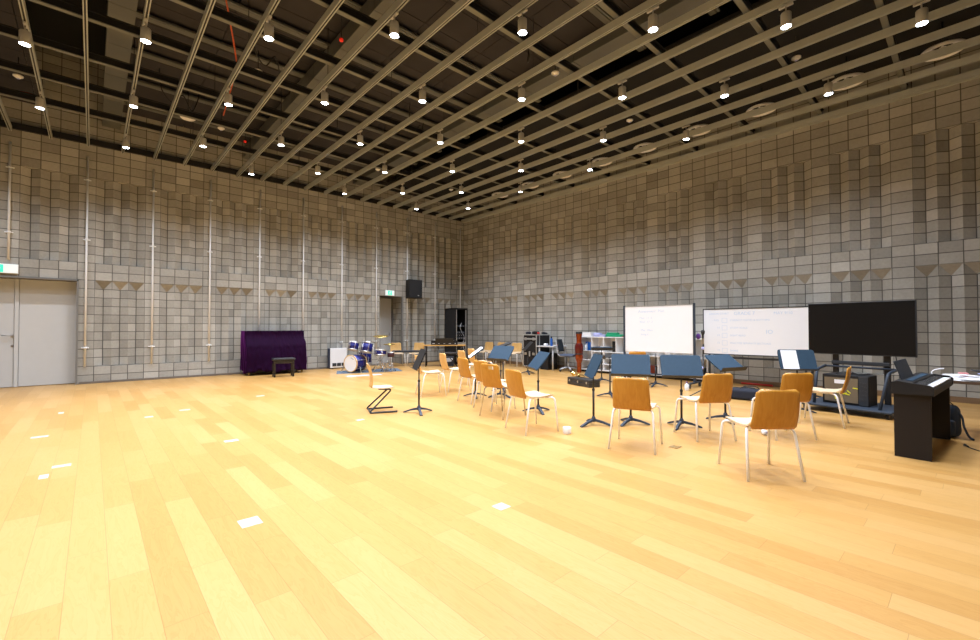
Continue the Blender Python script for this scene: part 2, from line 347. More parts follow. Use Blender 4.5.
# door_1: wide grey double door, nearly flush
def door_leaf(root, x0, x1, y, h, handle_x=None):
    bm = BM(); box(bm, ((x0+x1)/2, y, h/2+0.006), (x1-x0-0.006, 0.045, h-0.008), bev=0.003)
    lf = obj('door_leaf', bm, 'door', root)
    return lf
bm = BM(); fr = 0.035
for x in (D1[0]+fr/2-0.03, D1[1]-fr/2+0.03): box(bm, (x, YB+0.15, 1.2), (fr, 0.38, 2.4))
box(bm, ((D1[0]+D1[1])/2, YB+0.15, 2.385), (D1[1]-D1[0]+0.06, 0.38, 0.035))
d1 = struct('door_1', bm, 'frame')
xm = -1.19
door_leaf(d1, D1[0]+0.02, xm-0.075, YB+0.29, 2.36); door_leaf(d1, xm-0.005, D1[1]-0.005, YB+0.29, 2.36)
bm = BM(); box(bm, (xm-0.04, YB+0.265, 1.185), (0.065, 0.05, 2.36), bev=0.004); obj('centre_stile', bm, 'door', d1)
bm = BM(); tube(bm, [(xm-0.10, YB+0.27, 1.12), (xm-0.10, YB+0.21, 1.12), (xm-0.26, YB+0.21, 1.13)], 0.011); box(bm, (xm-0.10, YB+0.264, 1.12), (0.05, 0.012, 0.07), bev=0.004); obj('door_handle', bm, 'steel', d1)
bm = BM(); lathe(bm, [(0.024, 0), (0.024, 0.012), (0.012, 0.014)], (xm-0.10, YB+0.268, 0.90), 14, eul(PI/2, 0, 0)); obj('lock_cylinder', bm, 'base', d1)
bm = BM(); box(bm, ((D1[0]+D1[1])/2, YB+0.40, 1.2), (D1[1]-D1[0]+0.5, 0.1, 2.5)); obj('closing_panel', bm, 'frame', d1)
# door_2: grey door at the back of a deep block recess
RD = 0.74
bm = BM(); box(bm, (D2[0]-0.05, YB+RD/2+0.01, 1.2), (0.1, RD-0.02, 2.4)); obj_l = struct('wall_recess_side', bm, bpy.data.materials['plain_grey_block'])
fluted_wall('wall_recess_right', [(YB+0.0+i*MOD*0.81, YB+(i+1)*MOD*0.81, 'p') for i in range(3)], lambda s, d, z: Vector((D2[1]+0.0, s, z)), [], z1=2.4)
bm = BM(); box(bm, ((D2[0]+D2[1])/2, YB+RD/2+0.06, 2.46), (D2[1]-D2[0]+0.1, RD+0.08, 0.1)); struct('ceiling_recess', bm, 'frame')
bm = BM()
for x in (D2[0]+0.02, D2[1]-0.02): box(bm, (x, YB+RD, 1.2), (0.04, 0.12, 2.4))
box(bm, ((D2[0]+D2[1])/2, YB+RD, 2.38), (D2[1]-D2[0], 0.12, 0.04)); d2 = struct('door_2', bm, 'frame')
bm = BM(); box(bm, ((D2[0]+D2[1])/2, YB+RD+0.02, 1.18), (D2[1]-D2[0]-0.09, 0.045, 2.35), bev=0.003); obj('door_leaf', bm, 'door', d2)
bm = BM(); tube(bm, [(D2[1]-0.13, YB+RD, 1.05), (D2[1]-0.13, YB+RD-0.06, 1.05), (D2[1]-0.27, YB+RD-0.06, 1.05)], 0.011); box(bm, (D2[1]-0.13, YB+RD-0.008, 1.05), (0.05, 0.02, 0.16), bev=0.004); obj('door_handle', bm, 'steel', d2)
bm = BM(); box(bm, (D2[1]-0.03, YB-0.0, 1.2), (0.06, 0.10, 2.4), bev=0.004); struct('trim_1', bm, 'frame')
# ledge trim at the top of the right wall
bm = BM(); box(bm, (XR-0.03, (YF+YB)/2, 5.55), (0.06, YB-YF, 0.09)); struct('trim_2', bm, 'rail')
bm = BM(); box(bm, ((XL+XR)/2, YB-0.04, 5.62), (XR-XL, 0.07, 0.13)); struct('trim_3', bm, 'blackm')

# ---------------------------------------------------------------- ceiling: ducts, acoustic boards, cross beams, rails
def deckobj(x0, x1, y0, y1, z, n):
    bm = BM(); y = y0; i = 0
    while y < y1-0.05:
        yy = min(y+0.625, y1)
        xs = x0
        while xs < x1-0.05:
            xe = min(xs+1.22, x1); box(bm, ((xs+xe)/2, (y+yy)/2, z+0.03), (xe-xs-0.012, yy-y-0.012, 0.05)); xs = xe
        y = yy
    return struct(n, bm, 'deck')
deckobj(0.44, 7.35, YF, YB-0.25, 6.42, 'ceiling_boards'); deckobj(XL, -0.85, 8.6, YB-0.25, 6.1, 'ceiling_boards_side')
bm = BM(); box(bm, ((7.36+XR)/2, (YF+YB)/2, 6.16), (XR-7.36, YB-YF-0.02, 0.06)); struct('ceiling_dark_side', bm, 'void')
for i, (x0, x1, what) in enumerate(((0.115, 0.44, 'leftmost of the three, beside the black void'), (3.08, 3.38, 'middle of the three'), (6.34, 6.70, 'rightmost of the three'))):
    bm = BM(); y = YF+0.05
    while y < YB-0.15:
        y2 = min(y+1.22, YB-0.02); box(bm, ((x0+x1)/2, (y+y2)/2, 6.20), (x1-x0, y2-y-0.008, 0.28), bev=0.004, segs=1); y = y2
    tag(obj('ceiling_duct', bm, 'duct'), 'long flat grey duct above the ceiling rails, '+what, 'duct', 'ducts above the rails')
NB = 12
for n in range(NB):
    y = 12.05-1.25*n; nm = ['nearest the far door wall'] + ['%s from the far door wall' % s for s in ('second', 'third', 'fourth', 'fifth', 'sixth', 'seventh', 'eighth', 'ninth', 'tenth', 'eleventh', 'twelfth')]
    t = thing('cross_beam', 'dark ceiling cross beam with olive bottom flange, '+nm[n], 'beam', (0, y, 5.62), 0, 'ceiling cross beams')
    L = XR-XL-0.02; xc = (XL+XR)/2
    bm = BM(); box(bm, (xc, 0, 0.008), (L, 0.075, 0.014)); obj('flange', bm, 'flange', t)
    bm = BM(); box(bm, (xc, 0, 0.065), (L, 0.02, 0.11)); box(bm, (xc, 0, 0.125), (L, 0.075, 0.012)); obj('web', bm, 'blackm', t)  # web coloured black for the shade above the flange
    # slim joist between, up at the boards
    if n < NB:
        t = tag(obj('board_joist', (lambda b: (box(b, (3.9, y+0.62, 6.34), (6.9, 0.035, 0.03)), box(b, (3.9, y+0.70, 6.36), (6.9, 0.10, 0.07)), b)[-1])(BM()), 'duct'), 'slim joist under the dark ceiling boards, '+nm[n], 'joist', 'board joists')
# rails of slotted channel
ordn = ['first', 'second', 'third', 'fourth', 'fifth', 'sixth', 'seventh', 'eighth', 'ninth', 'tenth', 'eleventh', 'twelfth', 'thirteenth', 'fourteenth', 'fifteenth', 'sixteenth', 'seventeenth', 'eighteenth', 'nineteenth', 'twentieth', '21st', '22nd', '23rd']
ZR = 5.47
proto = None; nr = 0
for k in range(18, -8, -1):
    x = -0.12+0.6095*k
    if proto is None or k == 17:
        p0 = thing('ceiling_rail', '', 'ceiling rail', (x, 0, ZR), 0, 'slotted ceiling rails'); wd = 0.048
        L0, L1 = YF+0.02, YB-0.12
        bm = BM()
        for s in (-1, 1): box(bm, (s*(wd/2-0.002), (L0+L1)/2, 0.055), (0.004, L1-L0, 0.11)); box(bm, (s*(wd/2-0.007), (L0+L1)/2, 0.002), (0.014, L1-L0, 0.004))
        box(bm, (0, (L0+L1)/2, 0.108), (wd, L1-L0, 0.004)); obj('channel', bm, 'rail', p0)
        bm = BM(); box(bm, (0, (L0+L1)/2, 0.02), (wd-0.012, L1-L0, 0.004)); obj('slot_shade', bm, 'blackm', p0)  # black strip in the channel stands for the shade inside the slot
        if proto is None: proto = p0; r_ = p0
        if k == 17: r_ = p0
    if k < 17:
        r_ = dup(proto if (k % 2 == 0) else p0, (x, 0, ZR), 0, '')
    r_['label'] = 'cream slotted ceiling rail running to the far wall, %s from the right wall' % (ordn[nr] if nr < 23 else '%dth' % (nr+1)); nr += 1
# hanging rods between boards and rails
k = 0
for (x, y) in [(-0.12+0.6095*i, 12.05-1.25*j+0.3) for i in range(1, 17, 2) for j in range(0, 8, 2)]:
    bm = BM(); tube(bm, [(x, y, ZR+0.13), (x, y, 6.42 if 0.5 < x < 7.2 else ZT)], 0.006, 6)
    tag(obj('hanging_rod', bm, 'blackm'), 'thin black threaded rod holding up a ceiling rail', 'rod', 'threaded hanger rods')

# downlights on every other rail
lamp0 = None; shared = bpy.data.lights.new('downlight_beam', 'SPOT'); shared.energy = LAMP_W; shared.color = LAMP_COL; shared.spot_size = LAMP_ANGLE; shared.spot_blend = LAMP_BLEND; shared.shadow_soft_size = 0.05
cnt = 0
for c in range(8, -4, -1):
    rowi = 0
    for n in range(0, 13):
        if (n+c) % 2 == 0: continue
        X = -0.12-0.6095+B*c; Y = 12.2-1.18*n; zl = 5.165
        if c < -1 or Y < 0.0: continue
        rowi += 1
        lab = 'lit grey cylinder downlight, %s from the far wall on the %s lamp rail from right' % (ordn[rowi-1], ordn[8-c])
        if lamp0 is None:
            lamp0 = thing('ceiling_downlight', lab, 'ceiling light', (X, Y, zl), 0, 'cylinder downlights under the rails')
            bm = BM(); lathe(bm, [(0.058, 0.0), (0.060, 0.004), (0.060, 0.17), (0.055, 0.178), (0.0001, 0.178)], n=24, cap=False); lathe(bm, [(0.058, 0.0), (0.055, 0.004)], n=24, cap=False); obj('housing', bm, 'alu', lamp0)
            bm = BM(); lathe(bm, [(0.0001, 0.002), (0.056, 0.003)], n=24, cap=False); obj('lens', bm, 'lens', lamp0)
            bm = BM(); tube(bm, [(0, 0, 0.176), (0, 0, 0.262)], 0.010, 8); box(bm, (0, 0, 0.270), (0.035, 0.16, 0.022), bev=0.003); obj('bracket', bm, 'alu', lamp0)
            lo = bpy.data.objects.new('beam', shared); C.objects.link(lo); lo.parent = lamp0; lo.location = (0, 0, -0.01)
        else: dup(lamp0, (X, Y, zl), 0, lab)
# ring shaped diffusers by the right wall
ring0 = None
for i, (x, y) in enumerate(((10.28, 0.29), (10.24, 1.53), (10.23, 2.93), (10.24, 4.22), (10.2, 5.53), (10.16, 6.8), (10.15, 8.17), (10.2, 9.46), (10.2, 10.86))):
    lab = 'off-white ring-shaped air diffuser above the rails by the right wall, %s from the camera side' % ordn[i]
    if ring0 is None:
        ring0 = thing('ring_diffuser', lab, 'air diffuser', (9.935, y*0.965, 5.65), 0, 'ring diffusers along the right wall'); ring0.scale = (0.93, 0.93, 1)
        bm = BM(); lathe(bm, [(0.225, 0.02), (0.232, 0.005), (0.26, 0.0), (0.285, 0.006), (0.292, 0.03), (0.28, 0.045), (0.235, 0.045), (0.225, 0.02)], n=40, cap=False); obj('rim', bm, 'ring', ring0)
        bm = BM()
        for a in range(3): box(bm, (0, 0, 0.04), (0.47, 0.03, 0.012), rz(a*PI/3))
        lathe(bm, [(0.0001, 0.04), (0.045, 0.045), (0.05, 0.07), (0.0001, 0.075)], n=16, cap=False); obj('spider', bm, 'ring', ring0)
        bm = BM(); tube(bm, [(0, 0, 0.07), (0, 0, 0.49)], 0.012, 8); obj('drop_pipe', bm, 'blackm', ring0)
    else: dup(ring0, (9.935, y*0.965, 5.65), 0, lab)
# detectors, beacons, loudspeaker grille
det0 = None
for i, (x, y, wh) in enumerate(((-1.03, 11.35, 'at the far left'), (2.09, 8.33, 'left of the middle duct'), (2.09, 11.29, 'near the far wall and middle duct'), (5.98, 4.89, 'under the right duct'), (8.61, 1.93, 'nearest the right screen'), (8.55, 4.94, 'above the whiteboards'), (5.93, 11.27, 'near the far wall above the small door'), (8.56, 11.33, 'near the room corner'), (7.47, 7.28, 'in the middle of the right half'))):
    lab = 'small white domed detector hanging among the rails, '+wh
    if det0 is None:
        det0 = thing('ceiling_detector', lab, 'detector', (x, y, 5.72), 0, 'domed detectors')
        bm = BM(); lathe(bm, [(0.0001, 0), (0.03, 0.006), (0.05, 0.03), (0.068, 0.036), (0.07, 0.055), (0.0001, 0.06)], n=20, cap=False); obj('dome', bm, 'ring', det0)
        bm = BM(); lathe(bm, [(0.0001, -0.006), (0.022, 0.0), (0.024, 0.006)], n=14, cap=False); obj('sensor', bm, 'lav', det0)
        bm = BM(); tube(bm, [(0, 0, 0.055), (0, 0, 0.41)], 0.007, 6); obj('drop_rod', bm, 'blackm', det0)
    else: dup(det0, (x, y, 5.72), 0, lab)
for (x, y, wh) in ((2.68, 11.76, 'near the far wall'), (2.83, 6.58, 'beside the middle duct')):
    t = thing('red_beacon', 'small red indicator lamp under the ceiling boards, '+wh, 'indicator lamp', (x, y, 5.76), 0, 'red indicator lamps')
    bm = BM(); lathe(bm, [(0.0001, 0), (0.03, 0.008), (0.032, 0.04)], n=14, cap=True); obj('red_dome', bm, 'red', t)
    bm = BM(); tube(bm, [(0, 0, 0.04), (0, 0, 0.64)], 0.006, 6); obj('stem', bm, 'blackm', t)
t = thing('ceiling_speaker', 'oval white ceiling loudspeaker near the far wall on the left', 'loudspeaker', (1.46, 11.22, 5.75))
bm = BM(); lathe(bm, [(0.0001, 0), (0.12, 0.004), (0.14, 0.02), (0.13, 0.05), (0.0001, 0.06)], n=28, cap=False); obj('grille', bm, 'ring', t)
bm = BM(); tube(bm, [(0, 0, 0.05), (0, 0, 0.66)], 0.008, 6); obj('drop_rod', bm, 'blackm', t)
for i, (pts, wh) in enumerate(((((-1.7, 8.9, 5.95), (-0.9, 8.5, 5.9), (-0.62, 8.75, 5.85)), 'at the top left corner'), (((1.3, 6.9, 5.95), (1.75, 8.3, 5.78), (1.85, 9.0, 5.8), (2.0, 10.6, 5.78)), 'left of the middle duct'), (((-1.5, 12.4, 5.8), (-1.0, 12.2, 5.82), (-0.75, 12.3, 5.8)), 'near the far wall at left'))):
    bm = BM(); tube(bm, smooth_path(pts, 5), 0.012, 6); tag(obj('ceiling_cable', bm, 'orange'), 'orange flexible cable running between the ceiling rails '+wh, 'cable', 'orange ceiling cables')
for i, (x, y, wh) in enumerate(((1.9, 7.9, 'left of the middle duct'), (4.9, 4.6, 'right of the middle duct'), (5.2, 8.4, 'in the middle of the ceiling'), (0.9, 10.5, 'near the left duct'))):
    bm = BM(); tube(bm, smooth_path([(x, y, 6.3), (x+0.05, y+0.1, 5.95), (x+0.25, y+0.25, 5.8), (x+0.4, y+0.2, 6.0), (x+0.6, y+0.5, 5.85), (x+0.75, y+0.6, 6.3)], 5), 0.012, 6)
    tag(obj('ceiling_cable', bm, 'cable'), 'loose black cable sagging under the ceiling boards '+wh, 'cable', 'black ceiling cables')

# ---------------------------------------------------------------- conduits on the far wall
for k in range(11):
    x = C0-B*k; zb = 2.74 if k == 10 else 0.40; zt = 5.26
    if k == 2: zb = 0.40
    wh = ['closest to the corner'] + ['%s from the corner' % s for s in ordn[1:10]] + ['above the wide door']
    if k == 2: wh[2] = 'third from the corner, behind the wall speaker'
    t = thing('wall_conduit', 'slim pale metal conduit up the block wall, '+wh[k], 'conduit', (x, YB, zb), 0, 'wall conduits')
    bm = BM(); tube(bm, [(0, -0.045, 0), (0, -0.045, zt-zb)], 0.021, 10); obj('pipe', bm, 'conduit', t)
    zs = [0.83, 3.33, 4.72] if k < 10 else [0.59, 1.98]
    for z in zs:
        zz = z-zb if k < 10 else z
        bm = BM(); box(bm, (0, -0.012, zz), (0.13, 0.024, 0.025), bev=0.003); tube(bm, [(-0.028, -0.045, zz), (0.028, -0.045, zz)], 0.027, 10); obj('clamp', bm, 'conduit', t)

# ---------------------------------------------------------------- signs, wall speaker
def exit_sign(x0, x1, z0, z1, y, label):
    t = thing('exit_sign', label, 'exit sign', ((x0+x1)/2, y, z0))
    wd = x1-x0; h = z1-z0
    bm = BM(); box(bm, (0, 0.02, h/2), (wd, 0.05, h), bev=0.004); obj('sign_case', bm, 'white', t)
    bm = BM(); box(bm, (0, -0.007, h/2), (wd-0.02, 0.004, h-0.02)); obj('sign_panel', bm, 'exitw', t)
    bm = BM(); box(bm, (0, -0.011, h/2), (0.15, 0.004, h-0.04)); g = obj('sign_symbol', bm, 'exitg', t)
    # running figure
    bm = BM(); q = h
    lathe(bm, [(q*0.07, 0), (q*0.07, 0.002)], (0.015, -0.014, q*0.76), 12, eul(PI/2, 0, 0))
    for a, b_, r in (((0.005, 0.66), (-0.015, 0.42), 0.011), ((-0.015, 0.42), (0.02, 0.30), 0.009), ((0.02, 0.30), (0.0, 0.18), 0.008), ((-0.015, 0.42), (-0.035, 0.25), 0.009), ((-0.035, 0.25), (-0.06, 0.24), 0.008), ((0.005, 0.62), (0.04, 0.52), 0.007), ((0.0, 0.62), (-0.035, 0.55), 0.007)):
        tube(bm, [(a[0], -0.0145, a[1]*q), (b_[0], -0.0145, b_[1]*q)], r*0.8, 6)
    obj('running_figure', bm, 'exitw', g)
exit_sign(-1.78, -1.19, 2.45, 2.65, YB-0.05, 'white exit sign with green running figure above the wide grey door')
exit_sign(7.53, 7.88, 2.415, 2.60, YB-0.05, 'white exit sign with green running figure above the small recessed door')
t = thing('wall_speaker', 'black box loudspeaker mounted high on the block wall beside the small door', 'loudspeaker', (8.53, 13.5, 2.34))
bm = BM(); prism(bm, [(-0.27, -0.14), (0.27, -0.14), (0.20, 0.20), (-0.20, 0.20)], 0, 0.66); obj('cabinet', bm, 'darkp', t)
bm = BM(); box(bm, (0, -0.148, 0.33), (0.50, 0.014, 0.62), bev=0.004); g = obj('speaker_grille', bm, mat('black_speaker_grille', (0.010, 0.011, 0.013), 0.8, bump=0.5, nscale=200), t)
bm = BM(); box(bm, (0.10, -0.158, 0.10), (0.05, 0.004, 0.03)); obj('badge', bm, 'caseal', g)
bm = BM(); box(bm, (0, 0.225, 0.40), (0.10, 0.06, 0.18)); obj('wall_bracket', bm, 'blackm', t)

# ---------------------------------------------------------------- piano under a velvet cover, bench, heater
t = thing('upright_piano', 'black upright piano hidden under the purple velvet cover, feet showing', 'piano', (3.83, 13.35, 0))
bm = BM(); box(bm, (0, 0.13, 0.66), (1.46, 0.28, 1.06), bev=0.01); obj('piano_case', bm, 'blackgloss', t)
bm = BM(); box(bm, (0, -0.14, 0.69), (1.46, 0.28, 0.10), bev=0.01); obj('keyboard_shelf', bm, 'blackgloss', t)
bm = BM(); box(bm, (0, 0.05, 0.12), (1.48, 0.44, 0.06)); obj('bottom_board', bm, 'blackgloss', t)
for sx in (-0.69, 0.69):
    bm = BM(); box(bm, (sx, -0.20, 0.36), (0.06, 0.06, 0.58)); box(bm, (sx, -0.08, 0.085), (0.06, 0.32, 0.05)); obj('leg', bm, 'blackgloss', t)
    for yy in (-0.20, 0.20):
        bm = BM(); tube(bm, [(sx-0.02, yy, 0.031), (sx+0.02, yy, 0.031)], 0.03, 14); box(bm, (sx, yy, 0.055), (0.05, 0.03, 0.02)); obj('caster', bm, 'brass', t)
def velvet():
    bm = BM(); rr = random.Random(4)
    # closed outline of the draped cover in plan at several heights
    NU = 150
    def outline(u, z):
        # front profile steps out at the keyboard
        def sst(a, b, x): x = max(0, min(1, (x-a)/(b-a))); return x*x*(3-2*x)
        yf = -0.10 - 0.22*(1-sst(0.74, 1.12, z)) + 0.02*math.sin(z*3)
        if z < 0.70: yf = -0.325 + 0.05*(0.70-z)*math.sin(u*9)
        x0, x1, yb = -0.775, 0.775, 0.30
        per = [(x0, yb), (x0, yf), (x1, yf), (x1, yb)]
        L = [abs(yf-yb), x1-x0, abs(yf-yb)]; tot = sum(L); s = u*tot
        for i in range(3):
            if s <= L[i] or i == 2:
                f = s/L[i]; a, b_ = per[i], per[i+1]
                return a[0]+(b_[0]-a[0])*f, a[1]+(b_[1]-a[1])*f, i, f
            s -= L[i]
    rows = []
    zs = [1.205, 1.19, 1.12, 1.04, 0.96, 0.90, 0.86, 0.82, 0.78, 0.75, 0.70, 0.62, 0.52, 0.42, 0.32, 0.22, 0.14, 0.075]
    for j, z in enumerate(zs):
        ring = []
        for k in range(NU+1):
            u = k/NU; x, y, side, f = outline(u, z)
            d = max(0, min(1, (1.2-z)/0.9))
            # gathered folds: radiate from the middle of the keyboard edge and hang from the corners
            if side == 1:
                xx = x; c = 0.06
                fold = 0.045*math.sin((xx-c)*24/(0.35+abs(z-0.88)*1.2))*min(1, abs(z-0.9)*2.2)*math.exp(-abs(xx-c)*0.8)
                fold += 0.016*math.sin(xx*13+z*9)*d+0.010*math.sin(xx*19-z*17)+0.004*math.sin(xx*41+z*23)
                y = y-abs(fold)*0.9-0.004
            else:
                sgn = -1 if side == 0 else 1
                x = x+sgn*(0.018*math.sin(y*34+z*3)*d+0.02*d)
            zz = z
            if j == len(zs)-1: zz = z+0.03*math.sin(u*23)+0.02*math.sin(u*61)+0.025
            if j == 0: zz = z+0.004*math.sin(x*9)
            ring.append(bm.verts.new((x, y, zz)))
        rows.append(ring)
    for a, b_ in zip(rows, rows[1:]):
        for k in range(NU): f = bm.faces.new((a[k], a[k+1], b_[k+1], b_[k])); f.smooth = True
    # top
    n = NU+1; top = rows[0]
    f = bm.faces.new(top)
    o = obj('piano_cover', bm, 'velvet'); o.location = (3.83, 13.35, 0.0)
    md = o.modifiers.new('thick', 'SOLIDIFY'); md.thickness = 0.004; md.offset = 1
    return o
tag(velvet(), 'dark purple velvet cloth draped over the upright piano against the block wall', 'piano cover')
t = thing('piano_bench', 'black padded bench in front of the velvet-covered piano', 'bench', (3.76, 12.32, 0), R(-8))
bm = BM(); box(bm, (0, 0, 0.465), (0.54, 0.32, 0.06), bev=0.02, segs=3); obj('seat', bm, 'leather', t)
bm = BM(); box(bm, (0, 0, 0.395), (0.50, 0.28, 0.08), bev=0.004); obj('apron', bm, 'blackgloss', t)
for sx in (-1, 1):
    for sy in (-1, 1):
        bm = BM(); box(bm, (sx*0.225, sy*0.12, 0.18), (0.045, 0.04, 0.36), bev=0.004); obj('leg', bm, 'blackgloss', t)
t = thing('wall_heater', 'white boxy floor heater with a row of vents against the block wall', 'heater', (5.78, 13.62, 0))
bm = BM(); box(bm, (0, 0.03, 0.33), (0.54, 0.18, 0.62), bev=0.01); obj('casing', bm, mat('blue_black_casing', (0.03, 0.04, 0.08), 0.5), t)
bm = BM(); box(bm, (0.01, -0.075, 0.34), (0.54, 0.03, 0.62), bev=0.012); f = obj('front_panel', bm, 'white', t)
for i in range(3):
    bm = BM(); box(bm, (-0.13+i*0.15, -0.092, 0.13), (0.13, 0.012, 0.10), bev=0.003)
    for k in range(3): box(bm, (-0.13+i*0.15-0.03+k*0.03, -0.099, 0.13), (0.006, 0.004, 0.10))
    obj('vent', bm, 'dgrey', f)
bm = BM()
for sx in (-0.2, 0.2): box(bm, (sx, 0.0, 0.01), (0.08, 0.18, 0.02))
obj('feet', bm, 'blackm', t)

# ---------------------------------------------------------------- drum kit
bm = BM(); prism(bm, [(-0.95, -0.05), (0.85, -0.55), (1.2, 0.35), (-0.6, 0.75)], 0.0, 0.008)
o = obj('drum_rug', bm, 'rug'); o.location = (6.0, 12.0, 0); tag(o, 'blue-grey rug lying under the blue drum kit', 'rug')
bm = BM(); prism(bm, [(-0.45, -0.12), (0.50, -0.24), (0.54, -0.06), (-0.42, 0.08)], 0.0, 0.008)
o = obj('floor_mat', bm, 'mat_l'); o.location = (5.42, 11.18, 0); tag(o, 'pale blue strip of mat on the floor in front of the drum kit', 'mat')
def drum(root_name, label, c, axis, rad, dep, skinm='skin', hoopm='steel', legs=None, parentless=True):
    # axis: unit vector from the back head to the front head
    ax = Vector(axis).normalized(); q = Vector((0, 0, 1)).rotation_difference(ax).to_matrix()
    t = thing(root_name, label, 'drum', c, 0, 'blue drum kit')
    bm = BM(); lathe(bm, [(rad, -dep/2), (rad*1.0, dep/2)], n=32, mt=q); obj('shell', bm, 'drumblue', t)
    for s in (-1, 1):
        bm = BM(); z0 = s*dep/2; lathe(bm, [(rad+0.002, z0-s*0.02), (rad+0.014, z0-s*0.02), (rad+0.014, z0+s*0.012), (rad-0.012, z0+s*0.012), (rad-0.012, z0+s*0.002)], n=32, mt=q, cap=False); obj('hoop', bm, hoopm, t)
        bm = BM(); lathe(bm, [(0.0001, z0+s*0.006), (rad-0.01, z0+s*0.005)], n=32, mt=q, cap=False); obj('drum_head', bm, skinm, t)
    for k in range(6):
        a = k*PI/3+0.3; bm = BM(); p = lambda z, r=rad+0.012: q @ Vector((r*math.cos(a), r*math.sin(a), z))
        tube(bm, [p(-dep/2), p(dep/2)], 0.005, 6); tube(bm, [p(-0.02, rad+0.008), p(0.02, rad+0.008)], 0.013, 8); obj('lug', bm, 'steel', t)
    return t, q
KD = Vector((5.66, 12.05, 0.27))
kick, q = drum('bass_drum', 'large blue bass drum with white front head, lying on the rug', KD, (-0.91, -0.39, 0), 0.235, 0.42, 'skin', 'hoop')
bm = BM()
for dx in (-0.05, -0.018, 0.014, 0.046): lathe(bm, [(0.009, 0), (0.014, 0)], (0, 0, 0), 12, Matrix.Identity(3)) if False else box(bm, q @ Vector((0.155, dx, 0.2185)), (0.018, 0.018, 0.003), q, bev=0.004)
obj('head_mark', bm, 'blackm', kick)
for s in (-1, 1):
    bm = BM(); a = q @ Vector((0, s*0.235, 0.10)); sd = q @ Vector((0, s, 0))
    tube(bm, [a, a+sd*0.05, Vector((a.x+sd.x*0.16-0.06, a.y+sd.y*0.16, -0.255))], 0.011, 8); lathe(bm, [(0.018, -0.262), (0.018, -0.235)], (a.x+sd.x*0.16-0.06, a.y+sd.y*0.16, 0), 10); obj('spur', bm, 'steel', kick)
tom1, _ = drum('rack_tom', 'small blue tom mounted above the bass drum, left one', (5.62, 12.10, 0.755), (0.25, 0.10, 0.95), 0.14, 0.22)
bm = BM(); tube(bm, [(0.02, 0.0, -0.09), (0.10, -0.02, -0.16), (0.13, -0.03, -0.22)], 0.012, 8); obj('mount', bm, 'steel', tom1)
tom2, _ = drum('rack_tom', 'larger blue tom mounted above the bass drum, right one', (5.96, 11.95, 0.71), (0.25, 0.10, 0.95), 0.16, 0.28)
bm = BM(); tube(bm, [(-0.04, 0.02, -0.10), (-0.10, 0.06, -0.17), (-0.12, 0.09, -0.20)], 0.012, 8); obj('mount', bm, 'steel', tom2)
ft, _ = drum('floor_tom', 'deep blue floor tom on legs behind the bass drum', (6.12, 12.38, 0.40), (0, 0, 1), 0.18, 0.34)
for k in range(3):
    a = k*2*PI/3+0.6; bm = BM(); tube(bm, [(0.195*math.cos(a), 0.195*math.sin(a), 0.02), (0.195*math.cos(a), 0.195*math.sin(a), -0.36), (0.215*math.cos(a), 0.215*math.sin(a), -0.39)], 0.007, 8); obj('leg', bm, 'steel', ft)
sn, _ = drum('snare_drum', 'shallow blue snare drum on a folding stand', (6.22, 11.62, 0.574), (0.08, 0.03, 1), 0.17, 0.14)
bm = BM()
for k in range(3):
    a = k*2*PI/3+0.2; tube(bm, [(0, 0, -0.28), (0.16*math.cos(a), 0.16*math.sin(a), -0.08), (0.185*math.cos(a), 0.185*math.sin(a), -0.06)], 0.008, 6); tube(bm, [(0, 0, -0.30), (0.20*math.cos(a+0.5), 0.20*math.sin(a+0.5), -0.553)], 0.009, 6)
tube(bm, [(0, 0, -0.42), (0, 0, -0.10)], 0.012, 8); obj('drum_stand', bm, 'steel', sn)
t = thing('side_snare', 'small dark drum with steel hoops beside the snare drum', 'drum', (6.52, 11.55, 0.50), 0, 'blue drum kit')
bm = BM(); lathe(bm, [(0.10, -0.07), (0.10, 0.07)], n=24); obj('shell', bm, mat('dark_wine_drum', (0.04, 0.01, 0.02), 0.3), t)
bm = BM(); lathe(bm, [(0.0001, 0.072), (0.095, 0.072), (0.108, 0.085), (0.11, 0.06), (0.102, 0.055)], n=24, cap=False); obj('hoop', bm, 'steel', t)
bm = BM(); tube(bm, [(0, 0, -0.07), (0, 0, -0.35)], 0.01)
for k in range(3): tube(bm, [(0, 0, -0.30), (0.18*math.cos(k*2.09+0.4), 0.18*math.sin(k*2.09+0.4), -0.488)], 0.008, 6)
obj('drum_stand', bm, 'steel', t)
